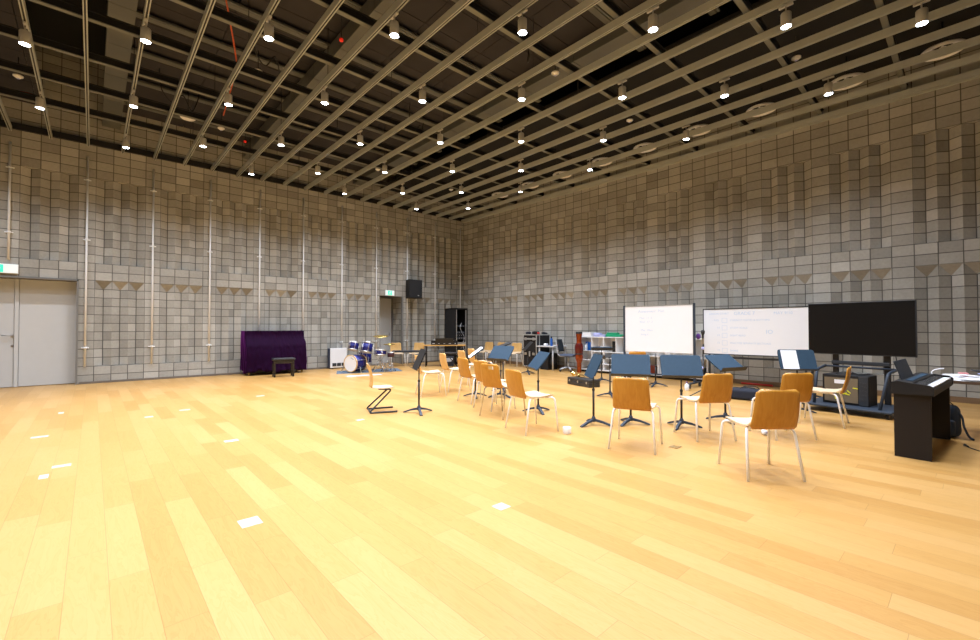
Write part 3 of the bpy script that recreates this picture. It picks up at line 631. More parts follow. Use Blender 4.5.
def cym_stand(name, label, c, zt, rad, tilt, hat=False):
    t = thing(name, label, 'cymbal', c, 0, 'cymbals of the drum kit')
    bm = BM(); tube(bm, [(0, 0, 0.16), (0, 0, zt*0.6)], 0.013, 8); tube(bm, [(0, 0, zt*0.55), (0, 0, zt+0.05)], 0.008, 8)
    lathe(bm, [(0.018, zt*0.58), (0.02, zt*0.6), (0.018, zt*0.63)], n=10); obj('pole', bm, 'steel', t)
    for k in range(3):
        a = k*2*PI/3+0.9; bm = BM(); tube(bm, [(0, 0, 0.34), (0.24*math.cos(a), 0.24*math.sin(a), 0.014)], 0.009, 6); tube(bm, [(0, 0, 0.17), (0.15*math.cos(a), 0.15*math.sin(a), 0.14)], 0.006, 6)
        l = obj('leg', bm, 'steel', t); bm = BM(); lathe(bm, [(0.014, 0.0), (0.016, 0.012), (0.012, 0.028)], (0.24*math.cos(a), 0.24*math.sin(a), 0), 10); obj('rubber_foot', bm, 'cable', l)
    for s in ((0,) if not hat else (0, 1)):
        bm = BM(); z = zt-s*0.02; prof = [(0.0001, 0.026), (0.035, 0.02), (0.045, 0.008), (rad*0.6, 0.0), (rad, -0.012), (rad, -0.015), (0.04, 0.004), (0.0001, 0.02)]
        if s: prof = [(r, -v) for r, v in prof]
        lathe(bm, prof, (0, 0, z), 36, eul(R(tilt), R(-tilt*0.6), 0), cap=False); obj('cymbal', bm, 'cymbal', t)
    return t
hat = cym_stand('hi_hat', 'hi-hat cymbals on a steel stand at the right of the drum kit', (6.62, 11.83, 0.009), 0.79, 0.17, 3, True)
bm = BM(); box(bm, (-0.14, -0.10, 0.03), (0.20, 0.08, 0.02), rz(0.6)); obj('pedal', bm, 'steel', hat)
cr = cym_stand('crash_cymbal', 'bronze crash cymbal tilted above the snare drum', (6.62, 12.35, 0.009), 1.03, 0.23, 8)
t = thing('drum_throne', 'round black drum stool with three legs behind the kit', 'stool', (6.75, 12.62, 0))
bm = BM(); lathe(bm, [(0.0001, 0.42), (0.15, 0.42), (0.165, 0.44), (0.165, 0.48), (0.15, 0.50), (0.0001, 0.505)], n=24, cap=False); obj('seat', bm, 'leather', t)
for k in range(3):
    a = k*2.094; bm = BM(); tube(bm, [(0, 0, 0.36-0.02*k), (0.02*math.cos(a), 0.02*math.sin(a), 0.33), (0.22*math.cos(a), 0.22*math.sin(a), 0.012)], 0.010, 6); obj('leg', bm, 'steel', t)
bm = BM(); tube(bm, [(0, 0, 0.2), (0, 0, 0.42)], 0.014); obj('post', bm, 'steel', t)
t = thing('drum_pedal', 'steel bass drum pedal on the rug', 'pedal', (6.06, 12.22, 0.008), R(23), None)
bm = BM(); box(bm, (0, 0, 0.006), (0.30, 0.09, 0.012)); box(bm, (0.02, 0, 0.05), (0.26, 0.07, 0.008), eul(0, R(12), 0)); obj('footboard', bm, 'steel', t)
bm = BM(); tube(bm, [(-0.13, -0.05, 0.0), (-0.13, -0.05, 0.18), (-0.13, 0.05, 0.18), (-0.13, 0.05, 0)], 0.007, 6); obj('pedal_frame', bm, 'steel', t)

# ---------------------------------------------------------------- chairs
def shell_grid(fn, nu, nv, th):
    """fn(u,v)->Vector of the mid surface; returns a bmesh with thickness."""
    bm = BM(); e = 1e-3
    def nrm(u, v):
        a = fn(min(u+e, 1), v)-fn(max(u-e, 0), v); b_ = fn(u, min(v+e, 1))-fn(u, max(v-e, 0)); n = a.cross(b_); return n.normalized() if n.length > 0 else Vector((0, 0, 1))
    f_, b2 = [], []
    for i in range(nu+1):
        ra, rb = [], []
        for j in range(nv+1):
            u, v = i/nu, j/nv; p = fn(u, v); n = nrm(u, v)
            ra.append(bm.verts.new(p+n*th/2)); rb.append(bm.verts.new(p-n*th/2))
        f_.append(ra); b2.append(rb)
    for i in range(nu):
        for j in range(nv):
            for g, s in ((f_, 1), (b2, -1)):
                q4 = (g[i][j], g[i+1][j], g[i+1][j+1], g[i][j+1]); f = bm.faces.new(q4 if s > 0 else q4[::-1]); f.smooth = True
    for i in range(nu):
        bm.faces.new((f_[i][0], b2[i][0], b2[i+1][0], f_[i+1][0])); bm.faces.new((f_[i][nv], f_[i+1][nv], b2[i+1][nv], b2[i][nv]))
    for j in range(nv):
        bm.faces.new((f_[0][j], f_[0][j+1], b2[0][j+1], b2[0][j])); bm.faces.new((f_[nu][j], b2[nu][j], b2[nu][j+1], f_[nu][j+1]))
    return bm
def superw(t, w, r, L):
    """half width of a rounded-corner panel at distance t (metres) from its end of length L, corner radius r"""
    d = min(t, L-t)
    if d >= r: return w
    return w-r+math.sqrt(max(0, r*r-(r-d)**2))
def make_chair(kind, label):
    t = thing('plywood_chair', label, 'chair', (0, 0, 0), 0, 'plywood chairs')
    legm = {'white': 'legw', 'chrome': 'chrome'}[kind.split('_')[0]]; backm = 'birchv' if 'pale' in kind else 'oak'
    ZS, ZTOP = 0.445, 0.772
    def seat(u, v):      # u across, v from front (0) to back (1)
        x = 0.225-0.44*v; s = (0.5-u)*2
        L = 0.44; d = v*L; hw = 0.195
        if d < 0.05: hw = 0.195-0.05+math.sqrt(max(0, 0.05**2-(0.05-d)**2))
        z = ZS-0.012*math.sin(v*PI)*1.3+(0.004 if v < 0.5 else 0)-0.03*max(0, (0.12-v)/0.12)**2+0.012*s*s
        if v > 0.82: z += 0.03*((v-0.82)/0.18)**2
        return Vector((x, hw*s, z))
    bm = shell_grid(seat, 12, 16, 0.012); obj('seat', bm, 'birch', t)
    slot = 'slot' in kind
    def back(u, v):     # v bottom to top
        s = (0.5-u)*2; L = ZTOP-(ZS-0.010); d = v*L
        hw = 0.195-0.016*v
        if L-d < 0.035: hw = hw-0.035+math.sqrt(max(0, 0.035**2-(0.035-(L-d))**2))
        if d < 0.015: hw = hw-0.015+math.sqrt(max(0, 0.015**2-(0.015-d)**2))
        x = -0.222-0.075*v-0.015*math.sin(v*PI)+0.020*s*s
        return Vector((x, hw*s, ZS-0.010+d))
    if not slot:
        bm = shell_grid(back, 12, 16, 0.012)
    else:
        bm = shell_grid(back, 20, 22, 0.012)
        kill = []
        for f in bm.faces:
            c = f.calc_center_median()
            if abs(c.y) < 0.085 and ZTOP-0.075 < c.z < ZTOP-0.030: kill.append(f)
        bmesh.ops.delete(bm, geom=kill, context='FACES')
    obj('backrest', bm, backm, t)
    fx, fy, rx = 0.235, 0.235, -0.245
    for s in (-1, 1):
        a, b_, c = (0.10, s*0.15, ZS-0.02), (0.20, s*0.215, ZS-0.022), (fx+0.005, s*fy, 0.0)
        path = [Vector(a)]+fillet(a, b_, c, 0.05)+[Vector(c)]
        bm = BM(); tube(bm, path, 0.0115, 10); obj('leg', bm, legm, t)
        a, b_, c = (-0.10, s*0.15, ZS-0.02), (-0.165, s*0.20, ZS-0.024), (rx, s*fy, 0.0)
        path = [Vector(a)]+fillet(a, b_, c, 0.05)+[Vector(c)]
        bm = BM(); tube(bm, path, 0.0115, 10); obj('leg', bm, legm, t)
    bm = BM()
    for s in (-1, 1): tube(bm, [(0.10, s*0.15, ZS-0.02), (-0.10, s*0.15, ZS-0.02)], 0.0105, 8)
    tube(bm, [(0.05, -0.15, ZS-0.02), (0.05, 0.15, ZS-0.02)], 0.009, 8); obj('seat_frame', bm, legm, t)
    return t
protos = {}
def chair(kind, x, y, deg, label):
    if kind not in protos:
        c = make_chair(kind, label); protos[kind] = c; c.location = (x, y, 0); c.rotation_euler = (0, 0, R(deg)); return c
    return dup(protos[kind], (x, y, 0), R(deg), label)
chair('white', 4.425, 1.31, 47, 'oak-backed chair with white legs standing nearest the camera at right')
chair('white', 4.395, 2.49, 19, 'oak-backed chair with white legs in front of the middle blue music stand')
chair('white', 5.39, 2.175, 55, 'oak-backed chair with white legs between the middle and the steeply turned blue stand')
chair('white', 6.13, 1.57, 50, 'oak-backed chair with white legs in front of the stand holding white paper')
chair('white', 7.33, 1.39, 94, 'chair seen side-on, standing in front of the big black screen')
chair('white', 4.13, 3.78, -13, 'oak-backed chair with white legs facing right, next to the white cup on the floor')
chair('chrome_slot', 4.49, 4.68, 3, 'oak chair with a hand slot in its back and chrome legs')
chair('white', 4.80, 5.20, -4, 'oak-backed chair with white legs just behind the slotted chair')
chair('white', 5.0, 5.88, -9, 'oak-backed chair with white legs left of the slotted chair')
chair('white_pale', 4.83, 7.03, -21, 'pale chair seen from the side, right of the leftmost music stand')
chair('white_pale', 5.56, 7.22, -15, 'pale chair behind the left end of the oak chair row')
chair('white_pale', 6.50, 7.80, -12, 'pale chair behind the row, next one back toward the rack')
chair('white_pale', 7.25, 8.35, -12, 'pale chair at the back of the row, beside the sheet-bearing stand')
chair('white_pale', 10.35, 11.72, 190, 'pale chair against the right wall, nearest the room corner')
chair('white_pale', 10.35, 11.13, 182, 'pale chair against the right wall, middle of three by the flight case')
chair('white_pale', 10.36, 10.28, 200, 'pale chair against the right wall, just left of the flight case')
chair('white_pale', 7.62, 13.08, 250, 'pale chair beside the small recessed door, nearer the door')
chair('white_pale', 8.12, 12.68, 216, 'pale chair beside the small recessed door, right-hand one')
chair('white', 8.95, 5.08, 40, 'chair with only its back top showing below the left whiteboard')
t = tag(obj('keyboard_case', (lambda b: (box(b, (0, 0, 0.03), (0.95, 0.30, 0.055), bev=0.015, segs=3), b)[-1])(BM()), 'darkv'), 'flat dark grey case lying across the seats of the two chairs by the small door', 'case')
t.location = (7.86, 12.86, 0.470); t.rotation_euler = (0, 0, R(-38))
# cantilever chair
t = thing('cantilever_chair', 'low pale wooden chair on a black Z-shaped cantilever frame, standing alone', 'chair', (3.35, 6.20, 0), R(-20))
def cseat(u, v):
    s = (0.5-u)*2; L = 0.36; d = v*L; hw = 0.17
    if d < 0.05: hw = 0.12+math.sqrt(max(0, 0.05**2-(0.05-d)**2))
    return Vector((0.17-0.34*v, hw*s, 0.375-0.012*math.sin(v*PI)-0.02*max(0, (0.2-v)/0.2)**2+0.008*s*s))
obj('seat', shell_grid(cseat, 10, 12, 0.012), 'birch', t)
def cback(u, v):
    s = (0.5-u)*2; d = v*0.36; hw = 0.165
    if 0.36-d < 0.05: hw = 0.115+math.sqrt(max(0, 0.05**2-(0.05-(0.36-d))**2))
    return Vector((-0.185-0.05*v+0.03*math.sin(v*PI)+0.012*s*s, hw*s, 0.383+d))
obj('backrest', shell_grid(cback, 10, 12, 0.012), 'birchv', t)
for s in (-1, 1):
    bm = BM(); pts = [Vector((-0.06, s*0.10, 0.355))]+fillet((-0.06, s*0.10, 0.355), (0.13, s*0.12, 0.345), (-0.20, s*0.19, 0.03), 0.05)+fillet((0.13, s*0.12, 0.345), (-0.22, s*0.19, 0.014), (0.20, s*0.20, 0.014), 0.04)+[Vector((0.20, s*0.20, 0.014))]
    tube(bm, pts, 0.013, 8); obj('side_frame', bm, 'dgrey', t)
bm = BM(); tube(bm, [(-0.06, -0.10, 0.355), (-0.06, 0.10, 0.355)], 0.012, 8); tube(bm, [(-0.19, -0.19, 0.014), (-0.19, 0.19, 0.014)], 0.012, 8); obj('cross_bar', bm, 'dgrey', t)

# ---------------------------------------------------------------- music stands
def music_stand(label, c, yaw, tilt, z, desk=True, dark=False, sheet=None, rotb=0.0):
    t = thing('music_stand', label, 'music stand', (c[0], c[1], 0), R(yaw), 'black and blue music stands')
    # local +x = reader's view direction
    bm = BM(); zt = z-0.03 if desk else z
    tube(bm, [(0, 0, 0.10), (0, 0, zt*0.62)], 0.0145, 10); tube(bm, [(0, 0, zt*0.6), (0, 0, zt)], 0.0095, 10); lathe(bm, [(0.018, zt*0.60), (0.02, zt*0.615), (0.017, zt*0.64)], n=12); obj('pole', bm, 'blackm', t)
    bm = BM(); lathe(bm, [(0.028, 0.045), (0.032, 0.06), (0.026, 0.10), (0.018, 0.115)], n=14); obj('base_hub', bm, 'slateb', t)
    for k in range(3):
        a = k*2*PI/3+PI/6+rotb; bm = BM(); ca, sa = math.cos(a), math.sin(a)
        q4 = rz(a)
        prev = None
        for (r0, z0, w0, h0), (r1, z1, w1, h1) in zip([(0.015, 0.068, 0.036, 0.034), (0.12, 0.048, 0.042, 0.026), (0.205, 0.02, 0.048, 0.022)], [(0.12, 0.048, 0.042, 0.026), (0.205, 0.02, 0.048, 0.022), (0.245, 0.008, 0.044, 0.014)]):
            vs = []
            for (r_, z_, w_, h_) in ((r0, z0, w0, h0), (r1, z1, w1, h1)):
                for (yy, zz) in ((-w_/2, -h_/2), (w_/2, -h_/2), (w_/2*0.7, h_/2), (-w_/2*0.7, h_/2)): vs.append(bm.verts.new(q4 @ Vector((r_, yy, max(0.0, z_+zz)))))
            for j in range(4): bm.faces.new((vs[j], vs[(j+1) % 4], vs[4+(j+1) % 4], vs[4+j]))
            bm.faces.new(vs[:4][::-1]); bm.faces.new(vs[4:])
        obj('foot', bm, 'slateb', t)
    if not desk: return t
    th = R(tilt); Rm = eul(0, -th, 0)        # plane spanned by x' (up the desk) and y
    W, H = 0.50, 0.33; P = Vector((0, 0, z))
    Tm = Matrix.Translation(P) @ Rm.to_4x4()
    bm = BM(); r = 0.035; poly = []
    for (cx, cy, a0) in ((H/2-r, W/2-r, 0), (-H/2+0.01, W/2-0.01, PI/2), (-H/2+0.01, -W/2+0.01, PI), (H/2-r, -W/2+r, -PI/2)):
        rr = r if cx > 0 else 0.01
        for i in range(5): a = a0+i*PI/8; poly.append((cx+rr*math.cos(a), cy+rr*math.sin(a)))
    prism(bm, poly, -0.002, 0.002, 'z', Tm)
    # folded edges at the sides of the desk
    for s in (-1, 1): box(bm, Tm @ Vector((0, s*(W/2-0.001), -0.007)), (H-0.09, 0.002, 0.014), Rm)
    dm = 'slate' if not dark else 'darkp'
    dk = obj('desk', bm, dm, t)
    bm = BM(); box(bm, Tm @ Vector((-H/2-0.001, 0, 0.026)), (0.003, W, 0.052), Rm, bev=0.001); box(bm, Tm @ Vector((-H/2+0.0, 0, -0.008)), (0.004, W, 0.016), Rm); obj('lip', bm, 'blackm' if not dark else 'darkp', dk)
    bm = BM(); box(bm, Tm @ Vector((0, 0, -0.014)), (0.10, 0.09, 0.02), Rm, bev=0.004); tube(bm, [Tm @ Vector((-0.03, -0.05, -0.022)), Tm @ Vector((-0.03, 0.05, -0.022))], 0.012, 8); obj('desk_bracket', bm, 'blackm', t)
    if sheet:
        s = tag(obj('sheet_music', (lambda b: (box(b, (0, 0, 0.0015), (sheet[2], sheet[3], 0.0015)), b)[-1])(BM()), 'paper'), sheet[4], 'sheet music')
        s.matrix_world = Matrix.Translation(Vector((c[0], c[1], 0))) @ rz(R(yaw)).to_4x4() @ Tm @ Matrix.Translation(Vector((sheet[0], sheet[1], 0.002)))
    return t
music_stand('leftmost black music stand, its desk seen nearly edge-on', (3.68, 5.67), 336, 66, 0.815, dark=True)
music_stand('music stand behind the oak chairs with a white sheet on its flat-tilted desk', (5.30, 6.26), 324, 36, 0.83, sheet=(0.0, 0.0, 0.31, 0.46, 'white sheet covering the tilted desk of the stand left of the slotted chair'))
music_stand('blue music stand above the slotted chair, desk facing the camera', (5.65, 5.94), 6, 51, 0.82)
music_stand('dark music stand with flat desk behind the blue one by the slotted chair', (6.18, 6.43), 325, 20, 0.94, dark=True)
music_stand('blue music stand right of the chair by the white cup', (5.07, 4.5), 330, 51, 0.79)
music_stand('dark music stand in front of the silver-edged flight case', (9.0, 8.37), 324, 46, 0.78, dark=True)
music_stand('blue music stand with a tall narrow view of its desk beside the trumpet case', (4.94, 3.41), 318, 66, 0.785, rotb=1.15)
music_stand('middle blue music stand, desk square to the camera behind an oak chair', (5.36, 3.11), 30, 56, 0.79)
music_stand('blue music stand in front of the left whiteboard edge, desk square to the camera', (5.68, 2.57), 36, 56, 0.79)
music_stand('blue music stand with its desk turned and lying flatter, under the right whiteboard', (6.5, 2.33), 72, 36, 0.81)
music_stand('blue music stand holding a white paper sheet at right', (7.95, 1.82), 36, 66, 0.80, sheet=(0.0, 0.10, 0.30, 0.215, 'white paper page resting on the rightmost blue music stand'))
music_stand('bare black stand pole behind the stand that holds the white page', (9.62, 1.975), 36, 0, 0.80, desk=False)
music_stand('dark music stand with a level desk in front of the white shelf', (8.97, 5.96), 40, 9, 0.80, dark=False)
music_stand('dark low music stand between the trumpet case and the middle blue stand', (7.15, 4.57), 320, 12, 0.77, dark=True)
music_stand('bare black stand pole without a desk in front of the left whiteboard', (9.2, 4.73), 36, 0, 0.72, desk=False)

# ---------------------------------------------------------------- trumpet case, bag, cup, tape
t = thing('instrument_case', 'long black hard instrument case with steel latches on the floor', 'instrument case', (8.13, 5.88, 0), R(74.1))
bm = BM(); box(bm, (0, 0, 0.045), (0.78, 0.30, 0.09), bev=0.012, segs=2); obj('case_base', bm, 'leather', t)
bm = BM(); box(bm, (0, 0, 0.128), (0.78, 0.30, 0.07), bev=0.014, segs=2); obj('case_lid', bm, 'leather', t)
bm = BM(); box(bm, (0, 0, 0.0915), (0.784, 0.304, 0.006)); obj('edge_trim', bm, 'dgrey', t)
for x in (-0.30, 0.0, 0.30):
    bm = BM(); box(bm, (x, 0.154, 0.095), (0.035, 0.010, 0.045), bev=0.003); obj('latch', bm, 'steel', t)
bm = BM(); tube(bm, smooth_path([(-0.06, 0.150, 0.065), (-0.055, 0.175, 0.06), (0.055, 0.175, 0.06), (0.06, 0.150, 0.065)], 4), 0.007, 6); obj('handle', bm, 'cable', t)
t = thing('trumpet', 'brass trumpet lying on the black instrument case', 'trumpet', (8.22, 6.05, 0.165), R(70))
bm = BM(); lathe(bm, [(0.060, 0.0), (0.045, 0.02), (0.022, 0.05), (0.012, 0.12), (0.007, 0.22), (0.006, 0.32)], (0.24, 0, 0.06), 20, eul(0, R(-90), 0), cap=False); obj('bell', bm, 'brass', t)
bm = BM(); tube(bm, smooth_path([(-0.08, 0, 0.06), (-0.16, 0, 0.055), (-0.19, 0, 0.03), (-0.14, 0, 0.008), (0.0, 0, 0.008), (0.10, 0, 0.010), (0.13, 0, 0.03), (0.08, 0.01, 0.05), (-0.10, 0.012, 0.05), (-0.24, 0.012, 0.05)], 4), 0.006, 8); obj('tubing', bm, 'brass', t)
bm = BM()
for i in range(3): lathe(bm, [(0.011, 0.005), (0.011, 0.075), (0.004, 0.078), (0.004, 0.09), (0.009, 0.092), (0.009, 0.096)], (-0.03+i*0.028, 0.012, 0), 12)
obj('valves', bm, 'brass', t)
bm = BM(); lathe(bm, [(0.005, 0), (0.006, 0.05), (0.013, 0.07)], (-0.24, 0.012, 0.05), 12, eul(0, R(-90), 0)); obj('mouthpiece', bm, 'steel', t)
t = thing('carry_bag', 'low dark navy carry bag on the floor behind the oak chairs', 'bag', (8.72, 2.72, 0), R(-84))
bm = BM(); box(bm, (0, 0, 0.105), (0.62, 0.34, 0.20), bev=0.05, segs=4)
for v in bm.verts: v.co.z += 0.015*math.sin(v.co.x*9)*(v.co.z > 0.12)-0.02*(v.co.z > 0.12)*(v.co.x > 0.2)
obj('bag_body', bm, 'navy', t)
bm = BM(); box(bm, (0, 0, 0.206), (0.50, 0.012, 0.006)); obj('zip', bm, 'cable', t)
for s in (-1, 1):
    bm = BM(); tube(bm, smooth_path([(-0.14, s*0.14, 0.17), (-0.09, s*0.10, 0.225), (0.09, s*0.10, 0.225), (0.14, s*0.14, 0.17)], 5), 0.009, 6); obj('handle', bm, 'cable', t)
t = thing('tape_roll', 'small white roll standing on the floor beside the oak chair', 'tape roll', (4.31, 3.36, 0))
bm = BM(); lathe(bm, [(0.03, 0.0), (0.048, 0.0), (0.05, 0.004), (0.05, 0.072), (0.048, 0.076), (0.032, 0.076), (0.030, 0.072), (0.030, 0.0)], n=28, cap=False); obj('tape', bm, 'tape', t)
bm = BM(); lathe(bm, [(0.028, 0.001), (0.0305, 0.001), (0.0305, 0.075), (0.028, 0.075), (0.028, 0.001)], n=28, cap=False); obj('core', bm, 'ring', t)
t = thing('wall_clip', 'small white rounded plug on the floor behind the nearest oak chair', 'plug', (6.02, 1.72, 0))
bm = BM(); box(bm, (0, 0, 0.03), (0.10, 0.055, 0.055), rz(0.5), bev=0.02, segs=3); obj('plug_body', bm, 'tape', t)
bm = BM(); lathe(bm, [(0.012, 0), (0.012, 0.01), (0.006, 0.012)], (-0.03, -0.035, 0.035), 12, eul(PI/2, 0, 0)); obj('button', bm, 'purple', t)
t.name = 'white_plug'

# floor plates
for i, (x, y, wd, l, lab) in enumerate(((-0.45, 7.45, .15, .10, 'thin pale floor plate at far left, nearest the frame edge'), (-0.20, 5.75, .13, .09, 'pale floor plate at left, farther of the two close together'), (-0.30, 5.44, .06, .14, 'narrow pale floor plate at left, nearer of the two close together'), (-0.34, 9.33, .06, .16, 'small pale floor plate in front of the wide grey door'), (0.62, 8.05, .10, .10, 'small pale floor plate, left of the pair mid left'), (1.09, 8.35, .14, .09, 'small pale floor plate, right of the pair mid left'), (1.19, 5.72, .14, .10, 'pale floor plate left of centre between door and camera'), (0.79, 3.25, .125, .14, 'largest bright square floor plate near the camera at left'), (2.2, 2.31, .10, .10, 'square greenish floor plate in the middle foreground'), (2.37, 9.1, .14, .09, 'faint pale floor plate toward the piano bench'), (2.79, 5.79, .11, .08, 'faint pale floor plate left of the cantilever chair'), (4.68, 2.19, .12, .10, 'brass coloured floor plate beside the middle oak chair'))):
    t = thing('floor_plate', lab, 'floor plate', (x, y, 0), 0, 'floor plates'); brassy = i == 11
    bm = BM(); box(bm, (0, 0, 0.0015), (wd, l, 0.003), bev=0.001, segs=1); obj('plate_frame', bm, 'fsteel' if not brassy else 'brass', t)
    bm = BM(); box(bm, (0, 0, 0.0035), (wd*0.82, l*0.82, 0.001)); obj('plate_lid', bm, 'fsteel' if not brassy else 'brass', t)

# ---------------------------------------------------------------- keyboard table, rack
t = thing('folding_table', 'brown-topped table with black legs in front of the black rack', 'table', (8.78, 12.02, 0), R(-38))
bm = BM(); box(bm, (0, 0, 0.70), (1.46, 0.55, 0.03), bev=0.006); obj('tabletop', bm, 'brown', t)
for sx in (-1, 1):
    for sy in (-1, 1):
        bm = BM(); tube(bm, [(sx*0.58, sy*0.23, 0), (sx*0.58, sy*0.23, 0.69)], 0.016, 8); obj('leg', bm, 'blackm', t)
bm = BM()
for sx in (-1, 1): tube(bm, [(sx*0.58, -0.23, 0.45), (sx*0.58, 0.23, 0.45)], 0.011, 8)
tube(bm, [(-0.58, 0.23, 0.60), (0.58, 0.23, 0.60)], 0.011, 8); obj('braces', bm, 'blackm', t)
t = thing('stage_keyboard', 'black electronic keyboard standing on the brown-topped table', 'keyboard', (8.80, 12.0, 0.716), R(142))
bm = BM(); prism(bm, [(-0.22, 0.0), (0.18, 0.0), (0.18, 0.15), (0.05, 0.13), (-0.22, 0.05)], -0.44, 0.44, 'x'); obj('keyboard_body', bm, 'darkp', t)
bm = BM()
for i in range(27): box(bm, (-0.42+i*0.0315, -0.14, 0.087), (0.029, 0.13, 0.012), eul(R(16), 0, 0))
obj('white_keys', bm, 'key', t)['kind'] = 'stuff'
bm = BM()
for i in range(7): lathe(bm, [(0.016, 0), (0.013, 0.02)], (-0.30+i*0.10, 0.07, 0.135), 10)
for i in range(3): box(bm, (-0.25+i*0.25, 0.115, 0.146), (0.18, 0.05, 0.006))
obj('control_knobs', bm, 'greyl', t)
bm = BM()
for i in range(9): box(bm, (-0.36+i*0.09, 0.182, 0.05+0.02*(i % 2)), (0.04+0.02*(i % 3), 0.01, 0.02))
obj('rear_sockets', bm, 'greyl', t)
bm = BM(); box(bm, (0, 0.205, 0.13), (0.6, 0.012, 0.20), eul(R(-18), 0, 0)); obj('music_rest', bm, 'blackm', t)
t = thing('keyboard_stool', 'black low stool under the brown-topped table', 'stool', (8.62, 11.32, 0), R(-40))
bm = BM(); box(bm, (0, 0, 0.47), (0.50, 0.30, 0.06), bev=0.02); obj('seat', bm, 'leather', t)
for s in (-1, 1):
    bm = BM(); tube(bm, [(-0.18*s, 0.10*s, 0.02), (0.18*s, 0.10*s, 0.44)], 0.014, 8); tube(bm, [(-0.18*s, -0.14, 0.014), (-0.18*s, 0.14, 0.014)], 0.014, 8); obj('leg', bm, 'blackm', t)
t = thing('power_amplifier', 'low dark amplifier box on the floor under the table', 'amplifier', (8.85, 11.93, 0), R(-38))
bm = BM(); box(bm, (0, 0, 0.17), (0.46, 0.34, 0.32), bev=0.01); obj('cabinet', bm, 'darkv', t)
bm = BM(); box(bm, (0, -0.172, 0.22), (0.40, 0.01, 0.12)); obj('front_plate', bm, 'greyl', t)
bm = BM()
for x in (-0.18, 0.18):
    for y in (-0.12, 0.12): lathe(bm, [(0.02, 0), (0.02, 0.012)], (x, y, 0), 10)
obj('feet', bm, 'cable', t)
t = thing('equipment_rack', 'tall black open-fronted equipment rack in the room corner', 'equipment rack', (9.665, 12.48, 0))
W2, D2_, H2 = 0.53, 0.64, 1.97
bm = BM()
box(bm, (-W2/2+0.01, 0, H2/2+0.03), (0.02, D2_, H2-0.06)); box(bm, (W2/2-0.01, 0, H2/2+0.03), (0.02, D2_, H2-0.06)); box(bm, (0, D2_/2-0.01, H2/2+0.03), (W2, 0.02, H2-0.06))
box(bm, (0, 0, H2-0.01), (W2, D2_, 0.04)); box(bm, (0, 0, 0.05), (W2, D2_, 0.06)); obj('rack_case', bm, 'darkp', t)
bm = BM()
for s in (-1, 1): box(bm, (s*(W2/2-0.05), -D2_/2+0.04, H2/2+0.03), (0.035, 0.03, H2-0.16))
obj('rack_rails', bm, 'caseal', t)
for i, (z, h, m_) in enumerate(((1.12, 0.08, 'darkv'), (1.02, 0.07, 'darkp'), (0.92, 0.08, 'darkv'), (0.72, 0.10, 'caseal'), (0.58, 0.08, 'darkp'), (0.42, 0.16, 'darkv'), (0.20, 0.20, 'darkp'), (1.35, 0.05, 'darkv'))):
    bm = BM(); box(bm, (0, -0.02, z), (W2-0.07, D2_-0.12, h), bev=0.003); u_ = obj('rack_unit', bm, m_, t)
    bm = BM()
    for k in range(4): lathe(bm, [(0.010, 0), (0.008, 0.012)], (-0.18+k*0.10, -D2_/2+0.04, z), 10, eul(PI/2, 0, 0))
    obj('knobs', bm, 'greyl', u_)
bm = BM(); tube(bm, smooth_path([(0.0, -0.30, 1.45), (-0.08, -0.33, 1.30), (-0.02, -0.34, 1.15), (0.08, -0.36, 0.95), (0.04, -0.34, 0.7), (0.10, -0.33, 0.5)], 5), 0.008, 6); obj('patch_cable', bm, 'greyl', t)
bm = BM()
for x in (-0.26, 0.26):
    for y in (-0.26, 0.26): tube(bm, [(x-0.015, y, 0.018), (x+0.015, y, 0.018)], 0.018, 10)
obj('casters', bm, 'cable', t)

# ---------------------------------------------------------------- flight case, desk, office chair, tall drum
t = thing('flight_case', 'tall black flight case with silver edges against the right wall', 'flight case', (10.54, 9.42, 0))
cw, cd, ch = 0.66, 0.58, 1.02; z0 = 0.06
bm = BM(); box(bm, (0, 0, z0+ch/2), (cw-0.02, cd-0.02, ch-0.02)); obj('case_body', bm, 'darkp', t)
bm = BM(); e = 0.032
for sx in (-1, 1):
    for sy in (-1, 1): box(bm, (sx*(cw/2-e/2), sy*(cd/2-e/2), z0+ch/2), (e, e, ch), bev=0.006)
for sz in (0, 1):
    for s in (-1, 1):
        box(bm, (0, s*(cd/2-e/2), z0+e/2+sz*(ch-e)), (cw, e, e), bev=0.006); box(bm, (s*(cw/2-e/2), 0, z0+e/2+sz*(ch-e)), (e, cd, e), bev=0.006)
box(bm, (-cw/2-0.002, 0, z0+ch*0.86), (0.012, cd, 0.05)); box(bm, (-cw/2-0.002, 0, z0+ch*0.40), (0.012, 0.05, 0.16))
box(bm, (-cw/2+0.14, -cd/2, z0+ch/2), (0.03, 0.012, ch)); obj('edge_profile', bm, 'caseal', t)
for yy in (-0.17, 0.17):
    bm = BM(); box(bm, (-cw/2-0.006, yy, z0+ch*0.86), (0.012, 0.09, 0.09), bev=0.004); box(bm, (-cw/2-0.006, yy, z0+ch*0.40), (0.012, 0.10, 0.08), bev=0.004); obj('butterfly_latch', bm, 'steel', t)
for sx in (-1, 1):
    for sy in (-1, 1):
        bm = BM(); tube(bm, [(sx*0.25-0.015, sy*0.2, 0.03), (sx*0.25+0.015, sy*0.2, 0.03)], 0.03, 12); box(bm, (sx*0.25, sy*0.2, 0.05), (0.05, 0.05, 0.02)); obj('caster', bm, 'dgrey', t)
